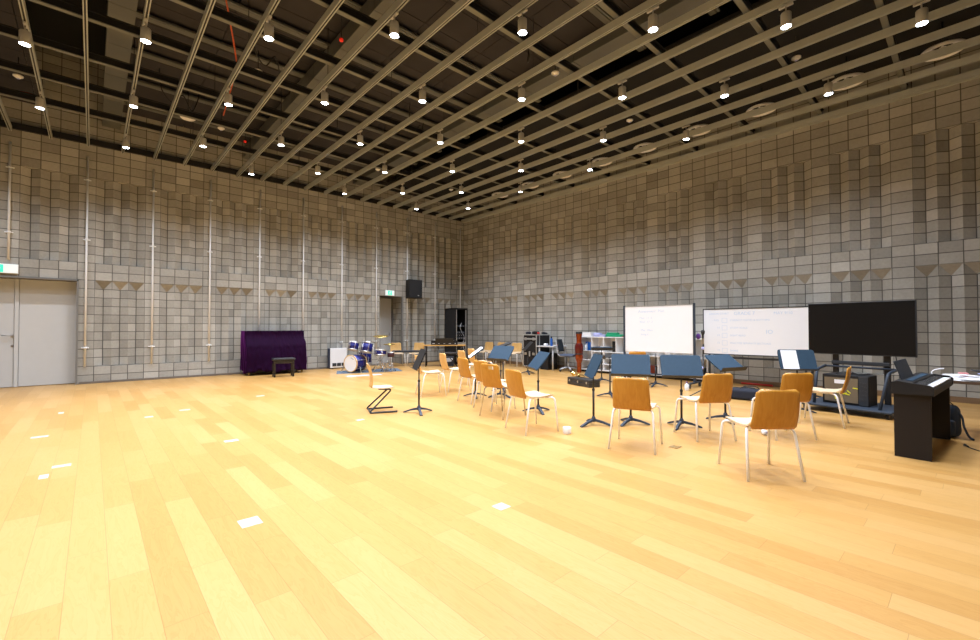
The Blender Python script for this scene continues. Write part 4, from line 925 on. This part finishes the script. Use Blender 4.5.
for (dx, dy, lab, m_, s) in ((-0.20, 0.17, 'dark crumpled pouch on top of the flight case', 'navy', (0.16, 0.14, 0.07)), (-0.06, -0.02, 'black bundle of straps on top of the flight case', 'cable', (0.20, 0.16, 0.09)), (0.20, -0.16, 'grey folded cloth on top of the flight case', 'darkv', (0.18, 0.16, 0.06)), (-0.13, -0.20, 'small red box on the edge of the flight case', 'redrub', (0.08, 0.08, 0.06))):
    bm = BM(); box(bm, (0, 0, s[2]/2), s, rz(dx*5), bev=0.025, segs=3)
    for v in bm.verts: v.co += Vector((0, 0, 0.012*math.sin(v.co.x*40+v.co.y*27)*(v.co.z > 0.02)))
    o = obj({'navy': 'pouch', 'cable': 'strap_bundle', 'darkv': 'folded_cloth', 'redrub': 'small_box'}[m_], bm, m_); o.location = (10.54+dx, 9.42+dy, 1.082); tag(o, lab, 'box' if m_ == 'redrub' else 'pouch' if m_ == 'navy' else 'cloth' if m_ == 'darkv' else 'straps')
t = thing('grey_desk', 'light grey desk with round steel legs between flight case and office chair', 'desk', (10.40, 8.86, 0))
bm = BM(); prism(bm, [(-0.24, 0.24), (-0.24, -0.35), (-0.18, -0.42), (0.45, -0.42), (0.55, -0.30), (0.55, 0.24)], 0.705, 0.735); obj('desktop', bm, 'desk', t)
for (x, y) in ((-0.18, 0.16), (-0.14, -0.34), (0.45, -0.34), (0.48, 0.16)):
    bm = BM(); tube(bm, [(x, y, 0), (x, y, 0.705)], 0.025, 12); obj('leg', bm, 'greyl', t)
t = thing('subwoofer', 'black box speaker standing under the grey desk', 'loudspeaker', (10.52, 8.92, 0))
bm = BM(); box(bm, (0, 0, 0.25), (0.45, 0.36, 0.50), bev=0.01); obj('cabinet', bm, 'darkp', t)
bm = BM(); lathe(bm, [(0.13, 0), (0.13, 0.01), (0.10, 0.012), (0.05, 0.0)], (0, -0.182, 0.25), 24, eul(PI/2, 0, 0)); obj('cone', bm, 'dgrey', t)
t = thing('water_bottle', 'blue water bottle standing on the grey desk', 'bottle', (10.32, 8.62, 0.735))
bm = BM(); lathe(bm, [(0.036, 0), (0.038, 0.01), (0.038, 0.20), (0.022, 0.235), (0.02, 0.24)], n=20); obj('bottle_body', bm, 'blue', t)
bm = BM(); lathe(bm, [(0.023, 0.24), (0.023, 0.28), (0.018, 0.285)], n=16); obj('cap', bm, 'blackm', t)
t = thing('desk_mouse_box', 'white crumpled packet beside the blue bottle on the desk', 'packet', (10.25, 8.78, 0.735))
bm = BM(); box(bm, (0, 0, 0.035), (0.16, 0.10, 0.07), rz(0.4), bev=0.02, segs=3); obj('packet_body', bm, 'paper', t); t.name = 'paper_packet'
bm = BM(); box(bm, (0, 0, 0.02), (0.14, 0.10, 0.04), bev=0.01); o = obj('pink_box', bm, 'pink'); o.location = (10.62, 8.56, 0.735); tag(o, 'small pink box at the right end of the grey desk', 'box')
t = thing('office_chair', 'dark blue office chair with grey star base by the white shelf', 'office chair', (10.44, 8.08, 0), R(-72))
bm = BM(); box(bm, (0, 0, 0.47), (0.46, 0.46, 0.07), bev=0.03, segs=3); obj('seat', bm, 'seatb', t)
def obk(u, v):
    s = (0.5-u)*2; return Vector((-0.25-0.08*v+0.05*s*s, (0.22-0.03*abs(v-0.5)*2)*s, 0.58+0.36*v))
obj('backrest', shell_grid(obk, 10, 8, 0.02), 'mesh', t)
bm = BM(); 
tube(bm, [(-0.27, -0.225, 0.62), (-0.27, 0.225, 0.62)], 0.012, 8)
for s in (-1, 1): tube(bm, smooth_path([(-0.05, s*0.20, 0.44), (-0.20, s*0.22, 0.47), (-0.26, s*0.225, 0.62), (-0.31, s*0.20, 0.92)], 4), 0.013, 8)
obj('back_frame', bm, 'greyl', t)
bm = BM(); tube(bm, [(0, 0, 0.10), (0, 0, 0.28)], 0.028, 12); tube(bm, [(0, 0, 0.28), (0, 0, 0.45)], 0.018, 12); obj('gas_lift', bm, 'greyl', t)
for k in range(5):
    a = k*2*PI/5+0.3; bm = BM(); tube(bm, [(0, 0, 0.115), (0.15*math.cos(a), 0.15*math.sin(a), 0.10), (0.28*math.cos(a), 0.28*math.sin(a), 0.07)], [0.026, 0.022, 0.016], 8); l = obj('star_arm', bm, 'greyl', t)
    bm = BM(); p = Vector((0.28*math.cos(a), 0.28*math.sin(a), 0.03)); tube(bm, [p+Vector((-0.018, 0, 0)), p+Vector((0.018, 0, 0))], 0.03, 12); obj('caster', bm, 'cable', l)
t = thing('tall_drum', 'tall waisted hand drum with amber and maroon lacquer beside the white shelf', 'drum', (10.50, 8.06-0.12, 0))
t.location = (10.40, 7.66, 0); t.scale = (0.78, 0.78, 1.06)
bm = BM(); lathe(bm, [(0.075, 0.0), (0.08, 0.01), (0.085, 0.26), (0.10, 0.30)], n=28); obj('foot_section', bm, 'amber', t)
bm = BM(); lathe(bm, [(0.10, 0.30), (0.135, 0.36), (0.14, 0.42), (0.13, 0.49)], n=28, cap=False); obj('belly_section', bm, 'amber', t)
bm = BM(); lathe(bm, [(0.13, 0.50), (0.15, 0.55), (0.155, 0.64), (0.15, 0.72), (0.12, 0.79)], n=28, cap=False); obj('upper_belly', bm, 'maroon', t)
bm = BM(); lathe(bm, [(0.10, 0.79), (0.092, 0.86), (0.10, 1.0), (0.115, 1.06)], n=28, cap=False); obj('neck_section', bm, 'amber', t)
bm = BM(); lathe(bm, [(0.12, 1.05), (0.124, 1.06), (0.124, 1.10), (0.115, 1.105), (0.0001, 1.10)], n=28, cap=False); lathe(bm, [(0.14, 0.485), (0.15, 0.49), (0.15, 0.51), (0.14, 0.515)], n=28, cap=False); obj('rim_band', bm, 'blackm', t)
bm = BM()
for k in range(10):
    a = k*2*PI/10; tube(bm, [(0.093*math.cos(a), 0.093*math.sin(a), 0.80), (0.098*math.cos(a), 0.098*math.sin(a), 0.95), (0.124*math.cos(a), 0.124*math.sin(a), 1.06)], 0.004, 5)
obj('tension_ropes', bm, 'maroon', t)

# ---------------------------------------------------------------- white shelf and the things on it
SX0, SX1 = 10.66, 11.03; SY0, SY1 = 4.20, 7.84; SH = 1.03
t = thing('white_shelf', 'long white cubby shelf against the right wall behind the left whiteboard', 'shelf', ((SX0+SX1)/2, (SY0+SY1)/2, 0))
dy = SY1-SY0; dx = SX1-SX0; nc = 9; cwid = dy/nc
bm = BM(); box(bm, (0, 0, SH-0.0125), (dx, dy, 0.025), bev=0.002); obj('top_board', bm, 'white', t)
bm = BM(); box(bm, (0, 0, 0.08), (dx-0.01, dy, 0.025)); obj('bottom_board', bm, 'white', t)
bm = BM(); box(bm, (0.03, 0, 0.034), (dx-0.08, dy-0.04, 0.066)); obj('plinth', bm, 'blackm', t)
bm = BM(); box(bm, (dx/2-0.006, 0, SH/2+0.03), (0.01, dy-0.01, SH-0.09)); obj('back_board', bm, 'white', t)
for k in range(nc+1):
    bm = BM(); box(bm, (0, -dy/2+0.0125+k*(dy-0.025)/nc, SH/2+0.03), (dx-0.004, 0.022, SH-0.085)); obj('divider', bm, 'white', t)
for k in range(nc):
    y = -dy/2+0.0125+(k+0.5)*(dy-0.025)/nc
    for z in ((0.62, 0.35) if k >= nc-1 else (0.60, 0.43, 0.26) if k >= nc-4 else (0.55,)):
        bm = BM(); box(bm, (-0.002, y, z), (dx-0.01, cwid-0.026, 0.018)); obj('shelf_board', bm, 'white', t)
def item(name, cat, label, x, y, z, s, m_, rot=0.0, bev=0.008):
    bm = BM(); box(bm, (0, 0, s[2]/2), s, bev=bev, segs=2); o = obj(name, bm, m_); o.location = (x, y, z); o.rotation_euler = (0, 0, rot); return tag(o, label, cat)
item('storage_box', 'box', 'white flat box at the left end on top of the white shelf', 10.84, 7.64, SH, (0.28, 0.36, 0.12), 'white')
item('folded_bag', 'bag', 'pale violet folded bag on the white shelf top, next to the white box', 10.84, 7.32, SH, (0.24, 0.20, 0.11), 'lav', 0.2, 0.04)
item('storage_box', 'box', 'pale violet low tray on the white shelf top left of the green item', 10.80, 7.10, SH, (0.26, 0.18, 0.06), 'lav', 0.05, 0.01)
item('paper_stack', 'papers', 'stack of white papers on the white shelf top beside the whiteboard', 10.86, 6.02, SH, (0.22, 0.30, 0.03), 'paper', 0.1, 0.002)
t = thing('green_case', 'bright green rounded plastic case on top of the white shelf', 'case', (10.84, 6.76, SH), 0.03)
bm = BM(); box(bm, (0, 0, 0.035), (0.20, 0.50, 0.07), bev=0.02, segs=3); obj('case_bottom', bm, 'green', t)
bm = BM(); box(bm, (0, 0.06, 0.095), (0.18, 0.32, 0.05), bev=0.02, segs=3); obj('case_lid', bm, 'green', t)
item('red_folder', 'folder', 'thin red folder at the front edge of the white shelf top', 10.72, 6.32, SH, (0.10, 0.24, 0.015), 'redrub', 0, 0.003)
t = thing('spray_bottle', 'cloudy white bottle with blue cap in the top left cubby of the shelf', 'bottle', (10.76, 7.66, 0.629))
bm = BM(); lathe(bm, [(0.05, 0), (0.055, 0.01), (0.055, 0.14), (0.02, 0.19), (0.02, 0.20)], n=18); obj('bottle_body', bm, 'clear', t)
bm = BM(); lathe(bm, [(0.024, 0.20), (0.024, 0.24)], n=14); obj('cap', bm, 'blue', t)
item('blue_folder', 'folder', 'bright blue box file in the top left cubby of the shelf', 10.78, 7.50, 0.629, (0.24, 0.09, 0.24), 'blue', 0, 0.004)
item('storage_box', 'box', 'small white box in the second cubby of the white shelf', 10.80, 7.12, 0.609, (0.18, 0.08, 0.15), 'white')
item('speaker_box', 'box', 'black tall box in the third cubby of the white shelf', 10.84, 6.72, 0.609, (0.20, 0.14, 0.30), 'darkp')
item('storage_box', 'box', 'black small box in the cubby beside the whiteboard edge', 10.80, 6.06, 0.559 if False else 0.609, (0.16, 0.14, 0.14), 'darkp')
for k in range(2): item('paper_stack', 'papers', 'flat stack of papers in the %s low cubby of the white shelf' % ('left', 'next')[k], 10.84, 6.72-0.40*k, 0.2695 if False else 0.0935, (0.24, 0.28, 0.05), 'paper', 0, 0.002)
item('cloth_roll', 'cloth', 'white rolled cloth leaning in the low cubby between the blue stands', 10.80, 5.22, 0.565, (0.18, 0.12, 0.30), 'paper', 0.3, 0.05)
for i, (y, m_, lab) in enumerate(((5.62, 'maroon', 'dark red box in the cubby under the left whiteboard'), (4.85, 'tan', 'tan box in the cubby right of the left whiteboard'), (4.42, 'darkv', 'slate box in the rightmost cubby of the white shelf'))):
    item('storage_box', 'box', lab, 10.83, y, 0.0935, (0.24, 0.24, 0.22), m_)

# ---------------------------------------------------------------- whiteboards
def board(name, label, A, Bp, z0, z1, posts):
    A = Vector(A); Bp = Vector(Bp); L = (Bp-A).length; ang = math.atan2(Bp.y-A.y, Bp.x-A.x); mid = (A+Bp)/2
    t = thing(name, label, 'whiteboard', (mid.x, mid.y, 0), ang)      # local x runs from the left edge to the right edge; the front is local -y
    h = z1-z0
    bm = BM(); box(bm, (0, 0, (z0+z1)/2), (L-0.03, 0.018, h-0.02)); p = obj('writing_surface', bm, 'board', t)
    return t, p, L
def scrawl(p, txt, x, z, size, m_='ink'):
    text_mesh('writing', txt, size, M[m_], p, Matrix.Translation(Vector((x, -0.0100, z))) @ eul(PI/2, 0, 0).to_4x4())
wb1, p1, L1 = board('mobile_whiteboard', 'white mobile whiteboard with slate side posts, left of the two boards', (9.56, 5.70), (9.62, 4.06), 0.72, 1.79, True)
for s in (-1, 1):
    bm = BM(); box(bm, (s*(L1/2), 0, 1.0), (0.045, 0.045, 1.64), bev=0.008); obj('side_post', bm, 'slateb', wb1)
    bm = BM(); box(bm, (s*(L1/2), 0, 0.10), (0.05, 0.62, 0.035), bev=0.006); box(bm, (s*(L1/2), 0, 0.15), (0.05, 0.05, 0.10)); ft_ = obj('foot', bm, 'slateb', wb1)
    for yy in (-0.27, 0.27):
        bm = BM(); tube(bm, [(s*(L1/2)-0.015, yy, 0.04), (s*(L1/2)+0.015, yy, 0.04)], 0.04, 14); box(bm, (s*(L1/2), yy, 0.075), (0.03, 0.04, 0.02)); obj('caster', bm, 'dgrey', ft_)
bm = BM()
for z in (0.715, 1.79): box(bm, (0, 0, z), (L1-0.045, 0.028, 0.014))
for sx in (-1, 1): box(bm, (sx*(L1/2-0.026), 0, 1.2525), (0.008, 0.028, 1.07))
obj('frame', bm, 'caseal', wb1)
bm = BM(); box(bm, (0, 0, 0.22), (L1, 0.03, 0.03)); obj('lower_bar', bm, 'slateb', wb1)
for tx, x, z, s_ in (('Assessment  Plan', -0.46, 1.64, 0.09), ('Mon  11  2', -0.43, 1.49, 0.07), ('Wed  17  3', -0.43, 1.40, 0.07), ('- May  10am', -0.43, 1.21, 0.065), ('  bring it', -0.43, 1.11, 0.065)): scrawl(p1, tx, x, z, s_)
wb2, p2, L2 = board('large_whiteboard', 'wide wall-side whiteboard with faint blue lesson notes and ticked boxes', (10.28, 4.14), (10.42, 2.12), 0.70, 1.70, False)
bm = BM()
for z in (0.70, 1.70): box(bm, (0, 0, z), (L2, 0.03, 0.02))
for s in (-1, 1): box(bm, (s*(L2/2-0.01), 0, 1.20), (0.02, 0.03, 1.0))
obj('frame', bm, 'dgrey', wb2)
bm = BM(); box(bm, (0.02, -0.01, 0.63), (L2-0.5, 0.05, 0.035)); obj('pen_tray', bm, 'blackm', wb2)
for s in (-1, 1):
    bm = BM(); box(bm, (s*(L2/2-0.12), 0.03, 0.66), (0.04, 0.03, 1.20)); box(bm, (s*(L2/2-0.12), 0.03, 0.05), (0.05, 0.46, 0.03)); ft_ = obj('stand_leg', bm, 'dgrey', wb2)
    for yy in (-0.17, 0.23):
        bm = BM(); tube(bm, [(s*(L2/2-0.12)-0.012, yy, 0.02), (s*(L2/2-0.12)+0.012, yy, 0.02)], 0.02, 12); obj('caster', bm, 'cable', ft_)
scrawl(p2, 'GRADE 7', -0.38, 1.56, 0.10); scrawl(p2, 'LESSON START', -0.88, 1.575, 0.06); scrawl(p2, 'MAY 9/10', 0.36, 1.56, 0.08)
for i, (a, b_) in enumerate((('- 9:05', 'CORRECT NOTES & RHYTHMS'), ('10', 'STUDY SCALE'), ('15', 'SIGHT READ'), ('15', 'PRACTISE SEPARATE SECTIONS'), ('10', 'SHARE'))):
    z = 1.43-i*0.165; scrawl(p2, a, -0.82 if i == 0 else -0.72, z, 0.06); scrawl(p2, b_, -0.46, z, 0.055)
    bm = BM(); x = -0.565
    for (cx, cz, sx, sz) in ((x, z-0.03, 0.10, 0.006), (x, z+0.065, 0.10, 0.006), (x-0.05, z+0.0175, 0.006, 0.10), (x+0.05, z+0.0175, 0.006, 0.10)): box(bm, (cx, -0.0100, cz), (sx, 0.0014, sz))
    obj('drawn_box', bm, 'ink', p2)
scrawl(p2, 'IO', 0.22, 1.16, 0.12)
# red pole and the microphone stand between the boards
bm = BM(); tube(bm, [(10.92, 2.95, 0.03), (10.95, 3.58, 0.03)], 0.022, 8); tag(obj('red_pole', bm, 'redrub'), 'short red pole lying on the floor along the skirting under the wide whiteboard', 'pole')
t = thing('microphone_stand', 'black microphone stand with clipped-on bits between the two whiteboards', 'microphone stand', (8.55, 3.45, 0), R(20)); t.scale = (1, 1, 0.80)
bm = BM(); tube(bm, [(0, 0, 0.12), (0, 0, 0.95)], 0.017, 10); tube(bm, [(0, 0, 0.9), (0, 0, 1.45)], 0.010, 8); obj('pole', bm, 'blackm', t)
for k in range(3):
    a = k*2.094+0.2; bm = BM(); tube(bm, [(0, 0, 0.16), (0.30*math.cos(a), 0.30*math.sin(a), 0.012)], 0.011, 8); obj('leg', bm, 'slateb', t)
bm = BM(); lathe(bm, [(0.0001, 1.56), (0.028, 1.55), (0.036, 1.51), (0.030, 1.47), (0.02, 1.44), (0.016, 1.36)], n=16, cap=False); obj('microphone', bm, 'blackm', t)
bm = BM(); box(bm, (0.02, 0, 1.32), (0.05, 0.035, 0.20), bev=0.01); obj('holder', bm, 'tan', t)
bm = BM(); box(bm, (0, 0, 1.12), (0.06, 0.05, 0.07), bev=0.015); box(bm, (0, 0.02, 0.66), (0.07, 0.05, 0.06), bev=0.015); obj('clamp', bm, 'lav', t)
t = thing('detergent_bottle', 'white cleaning bottle standing on the floor by the whiteboard foot', 'bottle', (9.05, 3.98, 0)); t.scale = (0.8, 0.8, 0.72)
bm = BM(); lathe(bm, [(0.05, 0), (0.055, 0.01), (0.055, 0.16), (0.02, 0.20), (0.02, 0.215)], n=18); obj('bottle_body', bm, 'clear', t)
bm = BM(); lathe(bm, [(0.022, 0.215), (0.022, 0.25), (0.015, 0.255)], n=14); obj('cap', bm, 'purple', t)
t = thing('hanging_pouch', 'purple round pouch hanging beside the right post of the left whiteboard', 'pouch', (9.70, 4.01, 1.10)); t.scale = (0.7, 0.7, 0.85)
bm = BM(); lathe(bm, [(0.0001, -0.02), (0.06, -0.015), (0.075, 0), (0.06, 0.015), (0.0001, 0.02)], n=18, mt=eul(0, PI/2, 0), cap=False); obj('pouch_body', bm, 'purple', t)
bm = BM(); tube(bm, [(0, 0, 0.07), (-0.01, 0.02, 0.10), (-0.03, 0.04, 0.12)], 0.005, 6); obj('loop', bm, 'purple', t)

# ---------------------------------------------------------------- big screen on its trolley
A = Vector((9.08, 1.905)); Bp = Vector((8.89, 0.565)); L = (Bp-A).length; ang = math.atan2(Bp.y-A.y, Bp.x-A.x); mid = (A+Bp)/2
t = thing('screen_trolley', 'big black flat screen on a wheeled dark trolley', 'screen', (mid.x, mid.y, 0), ang)
bm = BM(); box(bm, (0, 0.005, 1.272), (L, 0.05, 0.84), bev=0.006); obj('screen_case', bm, 'dgrey', t)
bm = BM(); box(bm, (0, -0.0215, 1.275), (L-0.02, 0.004, 0.815)); obj('screen_panel', bm, 'screen', t)
for s in (-0.325, 0.325):
    bm = BM(); box(bm, (s, 0.075, 0.86), (0.075, 0.05, 1.56), bev=0.006); obj('upright', bm, 'blackm', t)
bm = BM(); box(bm, (0, 0.05, 0.72), (0.74, 0.07, 0.06), bev=0.012); obj('sound_bar', bm, 'dgrey', t)
bm = BM(); box(bm, (0, -0.27, 0.095), (1.12, 0.92, 0.03), bev=0.01); obj('base_plate', bm, 'slateb', t)
for s in (-1, 1):
    bm = BM(); pts = [Vector((s*0.46, 0.05, 0.66))]+fillet((s*0.46, 0.05, 0.66), (s*0.44, -0.36, 0.62), (s*0.40, -0.60, 0.11), 0.07)+[Vector((s*0.40, -0.60, 0.11))]
    tube(bm, pts, 0.021, 10); obj('side_tube', bm, 'slateb', t)
    for yy in (-0.66, 0.12):
        bm = BM(); tube(bm, [(s*0.50-0.015, yy, 0.036), (s*0.50+0.015, yy, 0.036)], 0.036, 14); box(bm, (s*0.50, yy, 0.07), (0.04, 0.05, 0.03)); obj('caster', bm, 'cable', t)
bm = BM(); tube(bm, [(-0.46, 0.02, 0.655), (0.46, 0.02, 0.655)], 0.016, 8); obj('cross_tube', bm, 'slateb', t)
bm = BM(); tube(bm, [(0.40, 0.09, 1.0), (0.46, 0.11, 0.5), (0.46, 0.1, 0.12)], 0.006, 6); obj('power_cable', bm, 'cable', t)
mt = Matrix.Translation(Vector((mid.x, mid.y, 0))) @ rz(ang).to_4x4()
def wloc(x, y, z): return (mt @ Vector((x, y, z)))[:]
t = thing('glass_cabinet', 'dark box cabinet with a smoked glass front on the screen trolley', 'cabinet', wloc(0.0, -0.28, 0.111), ang)
bm = BM(); box(bm, (-0.05, 0.02, 0.225), (0.58, 0.36, 0.45), bev=0.008); obj('cabinet_case', bm, 'darkp', t)
bm = BM(); box(bm, (-0.10, -0.165, 0.22), (0.42, 0.012, 0.37)); dr = obj('glass_door', bm, 'smoke', t)
bm = BM(); box(bm, (0.175, -0.167, 0.225), (0.11, 0.016, 0.43)); 
for k in range(5): box(bm, (0.175, -0.177, 0.10+k*0.06), (0.07, 0.006, 0.03))
obj('side_panel', bm, 'dgrey', t)
for (x, z, a) in ((-0.16, 0.18, 0.3), (-0.10, 0.20, 1.2), (-0.05, 0.17, -0.4), (0.0, 0.20, 0.8), (0.08, 0.26, 0.1), (-0.17, 0.10, 1.4), (-0.02, 0.16, 0.2)):
    bm = BM(); box(bm, (x, -0.174, z), (0.06, 0.003, 0.014), eul(0, a, 0)); obj('tape_strip', bm, 'yellow', dr)
bm = BM(); box(bm, (-0.10, -0.174, 0.345), (0.16, 0.003, 0.06)); obj('paper_label', bm, 'paper', dr)
bm = BM(); tube(bm, smooth_path([wloc(-0.2, -0.32, 0.572), wloc(-0.05, -0.24, 0.60), wloc(0.1, -0.34, 0.575), wloc(0.2, -0.22, 0.585), wloc(0.05, -0.19, 0.572), wloc(-0.1, -0.26, 0.580)], 5), 0.009, 6); tag(obj('cable_coil', bm, 'cable'), 'tangled black cables on top of the glass-fronted cabinet', 'cable')

# ---------------------------------------------------------------- digital piano, right table
t = thing('digital_piano', 'dark brown digital piano seen from its end at the right', 'digital piano', (6.65, 0.38, 0), R(-3.8)); t.scale = (1, 1, 0.965)
bm = BM(); box(bm, (-0.655, 0.0, 0.33), (0.025, 0.27, 0.655), bev=0.003); obj('side_panel', bm, 'brownp', t)
bm = BM(); box(bm, (0.655, 0.0, 0.33), (0.025, 0.27, 0.655), bev=0.003); obj('side_panel', bm, 'brownp', t)
bm = BM(); box(bm, (0, 0.105, 0.36), (1.285, 0.02, 0.40)); obj('back_panel', bm, 'brownp', t)
bm = BM(); prism(bm, [(-0.155, 0.650), (0.150, 0.650), (0.150, 0.770), (0.10, 0.785), (0.0, 0.770), (-0.02, 0.735), (-0.135, 0.725), (-0.158, 0.715)], -0.69, 0.69, 'x'); obj('keyboard_body', bm, 'darkp', t)
for s in (-1, 1):
    bm = BM(); prism(bm, [(-0.160, 0.66), (0.0, 0.66), (0.0, 0.772), (-0.13, 0.758), (-0.162, 0.735)], s*0.692-0.022, s*0.692+0.022, 'x'); obj('cheek', bm, 'darkp', t)
for i in range(52):
    bm = BM(); box(bm, (-0.612+i*0.024, -0.080, 0.738), (0.0228, 0.135, 0.012), bev=0.001, segs=1); obj('white_key', bm, 'key', t)
j = 0
for i in range(51):
    if (i % 7) in (1, 4): continue
    bm = BM(); box(bm, (-0.600+i*0.024, -0.050, 0.750), (0.012, 0.085, 0.014), bev=0.002, segs=1); obj('black_key', bm, 'blackgloss', t)
bm = BM(); box(bm, (0.0, 0.045, 0.7805), (1.0, 0.05, 0.004), eul(R(8), 0, 0)); obj('control_strip', bm, 'slate', t)
bm = BM(); box(bm, (-0.20, 0.125, 0.875), (0.62, 0.010, 0.21), eul(R(-18), 0, 0), bev=0.004); obj('music_rest', bm, 'darkv', t)
t = thing('side_table', 'brown-edged table top covered with papers at the right edge', 'table', (7.88, -0.30, -0.03+0.03))
bm = BM(); box(bm, (0, 0, 0.652), (0.84, 1.60, 0.035), bev=0.006); obj('tabletop', bm, 'white', t)
bm = BM(); box(bm, (-0.4225, 0, 0.652), (0.006, 1.60, 0.036)); box(bm, (0, 0.8025, 0.652), (0.84, 0.006, 0.036)); obj('edge_band', bm, mat('dark_table_edge', (0.10, 0.06, 0.035), 0.5), t)
for sx in (-1, 1):
    for y in (0.10, -0.72):
        bm = BM(); tube(bm, [(sx*0.34, y-0.0, 0), (sx*0.34, y, 0.635)], 0.018, 8); obj('leg', bm, 'blackm', t)
zz = 0.6695
for i, (x, y, a, w_, m_, lab) in enumerate(((7.70, 0.22, 0.3, (0.30, 0.21), 'paper', 'white sheet of paper at the left end of the right table'), (7.62, 0.0, -0.2, (0.30, 0.21), 'paper', 'white sheet of paper at the front edge of the right table'), (7.92, 0.10, 0.8, (0.30, 0.21), 'paper', 'white sheet of paper toward the wall on the right table'), (7.66, -0.26, 0.15, (0.30, 0.30), 'paper', 'open white booklet near the headphones on the right table'), (7.95, -0.18, 0.5, (0.30, 0.21), 'lav', 'pale violet folder on the right table'), (7.80, 0.10, 0.1, (0.16, 0.08), 'pink', 'small pink card among the papers on the right table'))):
    item('paper_sheet' if m_ == 'paper' else 'folder' if m_ == 'lav' else 'card', 'paper' if m_ == 'paper' else 'folder' if m_ == 'lav' else 'card', lab, x, y, zz+0.0122*i, (w_[0], w_[1], 0.012), m_, a, 0.001)
t = thing('curled_strip', 'white curled paper strip standing up on the right table', 'paper strip', (7.98, 0.36, zz))
bm = BM(); tube(bm, smooth_path([(0, 0, 0.006), (0.0, 0.02, 0.04), (0.0, 0.0, 0.075), (0.02, -0.05, 0.095), (0.02, -0.09, 0.10)], 5), 0.006, 6); obj('strip', bm, 'paper', t)
t = thing('headphones', 'black headphones with coiled lead lying on the right table', 'headphones', (7.72, -0.12, 0.745), 0.4)
bm = BM(); tube(bm, smooth_path([(-0.09, 0, 0.02), (-0.10, 0.06, 0.03), (-0.06, 0.14, 0.04), (0.06, 0.14, 0.04), (0.10, 0.06, 0.03), (0.09, 0, 0.02)], 5), 0.011, 8); obj('headband', bm, 'cable', t)
for s in (-1, 1):
    bm = BM(); lathe(bm, [(0.0001, -0.02), (0.035, -0.018), (0.042, 0), (0.035, 0.018), (0.0001, 0.02)], (s*0.085, -0.01, 0.025), 16, eul(0, PI/2, 0.2*s), cap=False); obj('ear_cup', bm, 'leather', t)
bm = BM(); tube(bm, [Vector((0.06*math.cos(k*0.7)-0.02, 0.05*math.sin(k*0.7)-0.10, 0.006+0.001*k)) for k in range(26)], 0.006, 6); obj('lead', bm, 'cable', t)
# backpack
t = thing('backpack', 'dark blue backpack leaning by the far end of the digital piano', 'backpack', (7.52, 0.21, 0), R(-20)); t.scale = (0.75, 0.75, 0.88)
def bp(u, v):
    return None
bm = BM(); box(bm, (0, 0, 0.22), (0.24, 0.22, 0.42), bev=0.08, segs=5)
for v in bm.verts:
    z = v.co.z; v.co.x += 0.05*math.sin(z*6)*0.4; v.co.y += -0.05*(z-0.2)*0.5; s_ = 1-0.25*max(0, (z-0.25)/0.2); v.co.x *= s_; v.co.y *= s_
    if z < 0.09: v.co.z = max(0.0, z-0.01)
for f in bm.faces: f.smooth = True
obj('main_bag', bm, 'backp', t)
bm = BM(); box(bm, (-0.13, -0.02, 0.14), (0.06, 0.18, 0.20), bev=0.025, segs=3); obj('front_pocket', bm, 'backp', t)
bm = BM(); tube(bm, smooth_path([(0.0, -0.08, 0.36), (0.02, -0.13, 0.28), (0.0, -0.16, 0.16), (0.01, -0.21, 0.04), (-0.01, -0.27, 0.014)], 5), 0.014, 8); obj('shoulder_strap', bm, 'backp', t)
bm = BM(); tube(bm, smooth_path([(-0.02, 0.02, 0.42), (0.0, 0.0, 0.46), (0.02, -0.04, 0.42)], 4), 0.008, 6); obj('grab_handle', bm, 'cable', t)
t = thing('floor_cable', 'thin black cable with a plug on the floor at the right edge', 'cable', (6.95, 0.05, 0))
bm = BM(); tube(bm, smooth_path([(0.02, 0.02, 0.010), (-0.06, -0.04, 0.006), (-0.20, -0.15, 0.006), (-0.30, -0.30, 0.006), (-0.30, -0.6, 0.006)], 6), 0.005, 6); obj('cord', bm, 'cable', t)
bm = BM(); tube(bm, [(0.01, 0.012, 0.014), (0.06, 0.04, 0.02)], [0.008, 0.014], 8); obj('plug', bm, 'cable', t)
t = thing('power_adapter', 'white and blue adapter on the floor at the right frame edge', 'adapter', (6.66, -0.13, 0), 0.3)
bm = BM(); box(bm, (0, 0, 0.022), (0.10, 0.07, 0.042), bev=0.015, segs=3); obj('adapter_body', bm, 'mat_l', t)
bm = BM(); box(bm, (0, 0, 0.044), (0.06, 0.04, 0.004)); obj('adapter_label', bm, 'blue', t)
